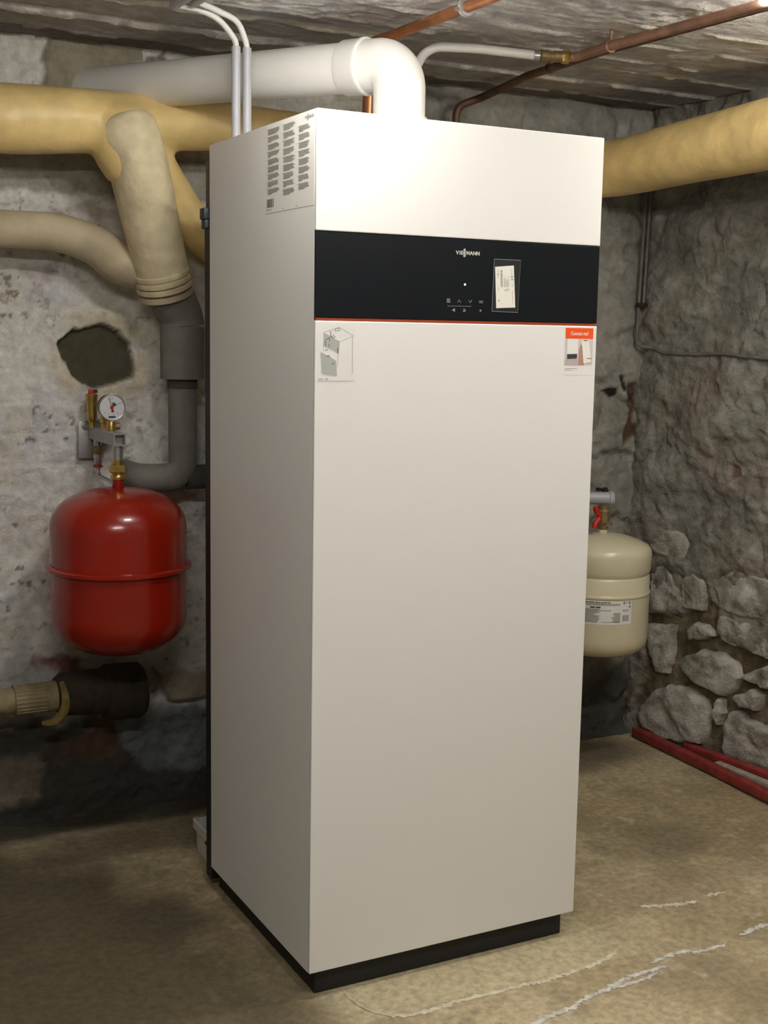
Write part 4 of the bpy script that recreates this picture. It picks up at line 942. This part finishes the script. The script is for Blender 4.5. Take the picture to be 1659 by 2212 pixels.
# label wrapped on the shell; u 0..1 left to right, v 0..1 upwards; facing the camera
la0 = math.atan2(-2.0145-BY, -0.917-BX)
def FB(off): 
    def f(u, v):
        a = la0-0.30+u*0.98
        return (BX+(RB-0.0015+off)*math.cos(a), BY+(RB-0.0015+off)*math.sin(a), 0.444+v*0.066)
    return f
nu = 16
lab = obj('rating_label', [([FB(0.0005)(i/nu, v) for i in range(nu+1) for v in (0, 1)], [(2*i, 2*i+2, 2*i+3, 2*i+1) for i in range(nu)])], M['film_print'], bv)
def cquads(rects, off):
    out = []
    for (u0, u1, v0, v1) in rects:
        n = max(1, int((u1-u0)/0.08))
        for k in range(n): out.append((u0+(u1-u0)*k/n, u0+(u1-u0)*(k+1)/n, v0, v1))
    return quads(out, FB(off))
rnd = random.Random(5)
lr = [(0.02, 0.74, 0.86, 0.885), (0.02, 0.72, 0.82, 0.84)]
lr += [(0.02, 0.02+rnd.uniform(0.18, 0.30), 0.08+k*0.055, 0.08+k*0.055+0.032) for k in range(11)]
lr += [(0.74-rnd.uniform(0.12, 0.22), 0.74, 0.08+k*0.055, 0.08+k*0.055+0.032) for k in range(8)]
lr += [(0.24, 0.54, 0.59, 0.615), (0.36, 0.74, 0.10, 0.12), (0.78, 0.94, 0.60, 0.625), (0.80, 0.92, 0.55, 0.57), (0.80, 0.835, 0.86, 0.98), (0.93, 0.97, 0.86, 0.98), (0.93, 0.97, 0.70, 0.80)]
bb = 0.79
while bb < 0.94:
    w = rnd.choice((0.004, 0.007, 0.010)); lr.append((bb, bb+w, 0.14, 0.40)); bb += w+rnd.choice((0.004, 0.007))
obj('label_print', [cquads(lr, 0.0010)], M['print_grey'], lab, smooth=False)
obj('label_heading', [cquads([(0.02, 0.06, 0.92, 0.96), (0.07, 0.20, 0.92, 0.955), (0.21, 0.32, 0.92, 0.955), (0.33, 0.46, 0.92, 0.955), (0.47, 0.53, 0.92, 0.955), (0.12, 0.22, 0.70, 0.76), (0.235, 0.33, 0.70, 0.76)], 0.0010)], M['print_dark'], lab, smooth=False)
obj('conformity_mark', [stroke([(0.885, 0.97), (0.865, 0.96), (0.862, 0.90), (0.885, 0.88)], 0.010, FB(0.0010)), stroke([(0.915, 0.97), (0.895, 0.96), (0.892, 0.90), (0.915, 0.88)], 0.010, FB(0.0010))], M['print_grey'], lab, smooth=False)

vv = thing('cap_valve', (BX, BY, 0.690), 'dull brass valve with a red butterfly handle on the cream vessel', 'valve')
obj('valve_body', [lathe([(0.011, 0), (0.015, 0.002), (0.015, 0.014), (0.0185, 0.018), (0.0185, 0.052), (0.015, 0.056), (0.015, 0.066), (0.011, 0.067)], (BX, BY, 0.690), seg=8)], M['brass_dull'], vv, angle=25)
obj('drain_stub', [lathe([(0.0065, 0), (0.0075, 0.001), (0.0075, 0.012)], (BX+0.005, BY-0.014, 0.706), (0.45, -1, 0), 16)], M['steel'], vv)
obj('spindle', [cyl((BX-0.012, BY-0.006, 0.728), (BX-0.034, BY-0.016, 0.728), 0.004, 12)], M['brass_dull'], vv)
hc = Vector((BX-0.032, BY-0.018, 0.728))
obj('red_handle', [tube(smoothpath([hc+Vector((-0.010, -0.002, 0.030)), hc+Vector((-0.006, 0, 0.018)), hc+Vector((0.004, 0, 0.004)), hc+Vector((0.004, 0, -0.004)), hc+Vector((-0.008, 0, -0.018)), hc+Vector((-0.012, -0.002, -0.030))], 5), [0.0075, 0.0085, 0.0070, 0.0070, 0.0085, 0.0075], 10)], M['red_plastic'], vv)
wpe = thing('white_pipe_end', (1.30, 0.87, 0.767), 'short pale plastic pipe with a capped end above the cream vessel', 'pipe')
pe = Vector((1.318, 0.845, 0.776)); pdv = Vector((1, -0.42, 0)).normalized()
obj('pipe_run', [tube([pe-pdv*0.55, pe-pdv*0.012], 0.0180, 24)], M['conduit'], wpe)
obj('end_cap', [lathe([(0.0180, -0.014), (0.0200, -0.013), (0.0200, -0.002), (0.0185, 0), (0.002, 0.001)], pe, pdv, 32)], M['conduit'], wpe)
obj('rusty_bolt', [hexprism((1.412, 1.012, 0.776), 0.0095, 0.012, (0, -1, 0)), cyl((1.412, 1.01, 0.776), (1.412, 1.06, 0.776), 0.004, 8)], M['rust'], wpe)

# ================================================================== SMALL THINGS
# white container on the floor behind the boiler
tub = thing('plastic_tub', (0.09, 0.70, 0.0), 'small white plastic tub on the floor behind the boiler', 'tub')
bm = bmesh.new()
def rrect(cx, cy, a, b, r, z, n=5):
    out = []
    for (sx, sy, a0) in ((1, 1, 0), (-1, 1, 90), (-1, -1, 180), (1, -1, 270)):
        for k in range(n+1):
            t = math.radians(a0+90*k/n); out.append((cx+sx*(a-r)+r*math.cos(t), cy+sy*(b-r)+r*math.sin(t), z))
    return out
def loft(loops):
    V = [p for l in loops for p in l]; n = len(loops[0]); F = []
    for i in range(len(loops)-1):
        for k in range(n): F.append((i*n+k, i*n+(k+1) % n, (i+1)*n+(k+1) % n, (i+1)*n+k))
    return V, F
tc_ = (0.10, 0.675)
L0 = [rrect(*tc_, 0.062, 0.070, 0.016, 0.001), rrect(*tc_, 0.066, 0.074, 0.018, 0.078), rrect(*tc_, 0.063, 0.071, 0.016, 0.078), rrect(*tc_, 0.059, 0.067, 0.014, 0.006)]
v, f = loft(L0); n = len(L0[0]); f += [tuple(reversed(range(n))), tuple(range(3*n, 4*n))]
obj('tub_body', [(v, f)], M['white_plastic'], tub)
L1 = [rrect(*tc_, 0.0665, 0.0745, 0.018, 0.060), rrect(*tc_, 0.071, 0.079, 0.020, 0.060), rrect(*tc_, 0.071, 0.079, 0.020, 0.079), rrect(*tc_, 0.0665, 0.0745, 0.018, 0.080)]
obj('tub_rim', [loft(L1)], M['white_plastic'], tub)
obj('handle_notch', [box(0.0285, 0.0305, 0.640, 0.654, 0.051, 0.058, 0.0008, 1)], M['black'], tub)

def bar(a, b, w, h, bev=0.005):
    a, b = Vector(a), Vector(b); d = (b-a); l = d.length; d.normalize()
    g = box(-w/2, w/2, 0, l, 0, h, bev, 3)
    side_v = Vector((d.y, -d.x, 0)).normalized(); upv = side_v.cross(d)
    return [tuple(a+side_v*x+d*y+upv*z) for x, y, z in g[0]], g[1]
po = thing('red_pole', (1.54, 0.7, 0), 'long red metal bar on the floor, the nearer of the two by the right wall', 'bar', 'red bars on the floor')
obj('pole_body', [bar((1.553, 0.985, 0.003), (1.480, -0.55, 0.003), 0.030, 0.030, 0.007)], M['pole_red'], po)
obj('end_cap', [bar((1.5534, 0.9875, 0.004), (1.5532, 0.9835, 0.004), 0.026, 0.026, 0.0015)], M['rust'], po)
po2 = thing('red_pole', (1.60, 0.6, 0), 'red metal bar on the floor tight against the right wall', 'bar', 'red bars on the floor')
obj('pole_body', [bar((1.592, 0.800, 0.006), (1.652, 0.30, 0.010), 0.028, 0.028, 0.006)], M['pole_red'], po2)
obj('end_cap', [bar((1.5916, 0.8035, 0.007), (1.592, 0.7985, 0.007), 0.026, 0.024, 0.0015)], M['rust'], po2)
sl = thing('wooden_slat', (1.575, 0.5, 0), 'pale worn wooden slat lying between the two red bars', 'slat')
obj('slat_body', [bar((1.571, 0.640, 0.006), (1.600, 0.05, 0.008), 0.024, 0.022, 0.002)], M['old_wood'], sl)

# the cable along the right wall
def wall_pt(y, z, off=0.006):
    d = float(right_rel(np.array([[y]]), np.array([[z]]))[0][0, 0])
    return (float(right_x(y, z))-d-off, y, z)
wc = thing('wall_cable', wall_pt(0.9, 1.18), 'grey painted-over cable running down the corner and along the right wall', 'cable')
ys = np.linspace(0.985, 0.30, 26)
zz = [1.192+0.0*y for y in ys]
hp = []
for y in ys:
    z = np.interp(y, [0.30, 0.564, 0.66, 0.74, 0.80, 0.90, 0.96, 0.985], [1.176, 1.178, 1.183, 1.190, 1.184, 1.184, 1.190, 1.203])
    hp.append(wall_pt(y, float(z), 0.004))
hp2 = [wall_pt(y, 1.174, 0.004) for y in np.linspace(0.25, -0.3, 8)]
hp = [tuple(np.mean([hp[max(0, i-1)], hp[i], hp[min(len(hp)-1, i+1)]], 0)) for i in range(len(hp))]
obj('horizontal_run', [tube(smoothpath([(1.507, 1.006, 1.230), (1.510, 1.004, 1.206)]+hp+hp2, 3), 0.0055, 12)], M['wall_cable'], wc)
for i, off in enumerate((0.0, 0.012)):
    vp = [(1.505+off+float(np.interp(z, [1.2, 1.7], [0, 0.015])), 1.008-0.006*i, z) for z in np.linspace(1.22 if i == 0 else 1.325, 1.72, 14)]
    obj('vertical_run', [tube(vp, 0.0045, 10)], M['wall_cable'], wc)
obj('cable_clip', [box(1.498, 1.530, 0.992, 1.012, 1.318, 1.330, 0.002)], M['rust'], wc)

# ================================================================== LAMPS
def batten(L):
    x0, x1, y, z = L['x0'], L['x1'], L['y'], L['z']
    t = thing('ceiling_lamp', ((x0+x1)/2, y, ZC-0.005), L['label'], 'lamp', 'batten lamps on the ceiling')
    obj('housing', [box(x0-0.01, x1+0.01, y-0.034, y+0.034, z+0.006, ZC+0.006, 0.003)], M['lamp_body'], t)
    m = mat('lamp_glow', (0.8, 0.8, 0.8), 0.5, emit=(LAMP_COL, L['power']/(PI*(x1-x0)*0.12)))
    obj('diffuser', [box(x0, x1, y-0.030, y+0.030, z-0.016, z+0.0055, 0.010, 3)], m, t)
for L in LAMPS: batten(L)
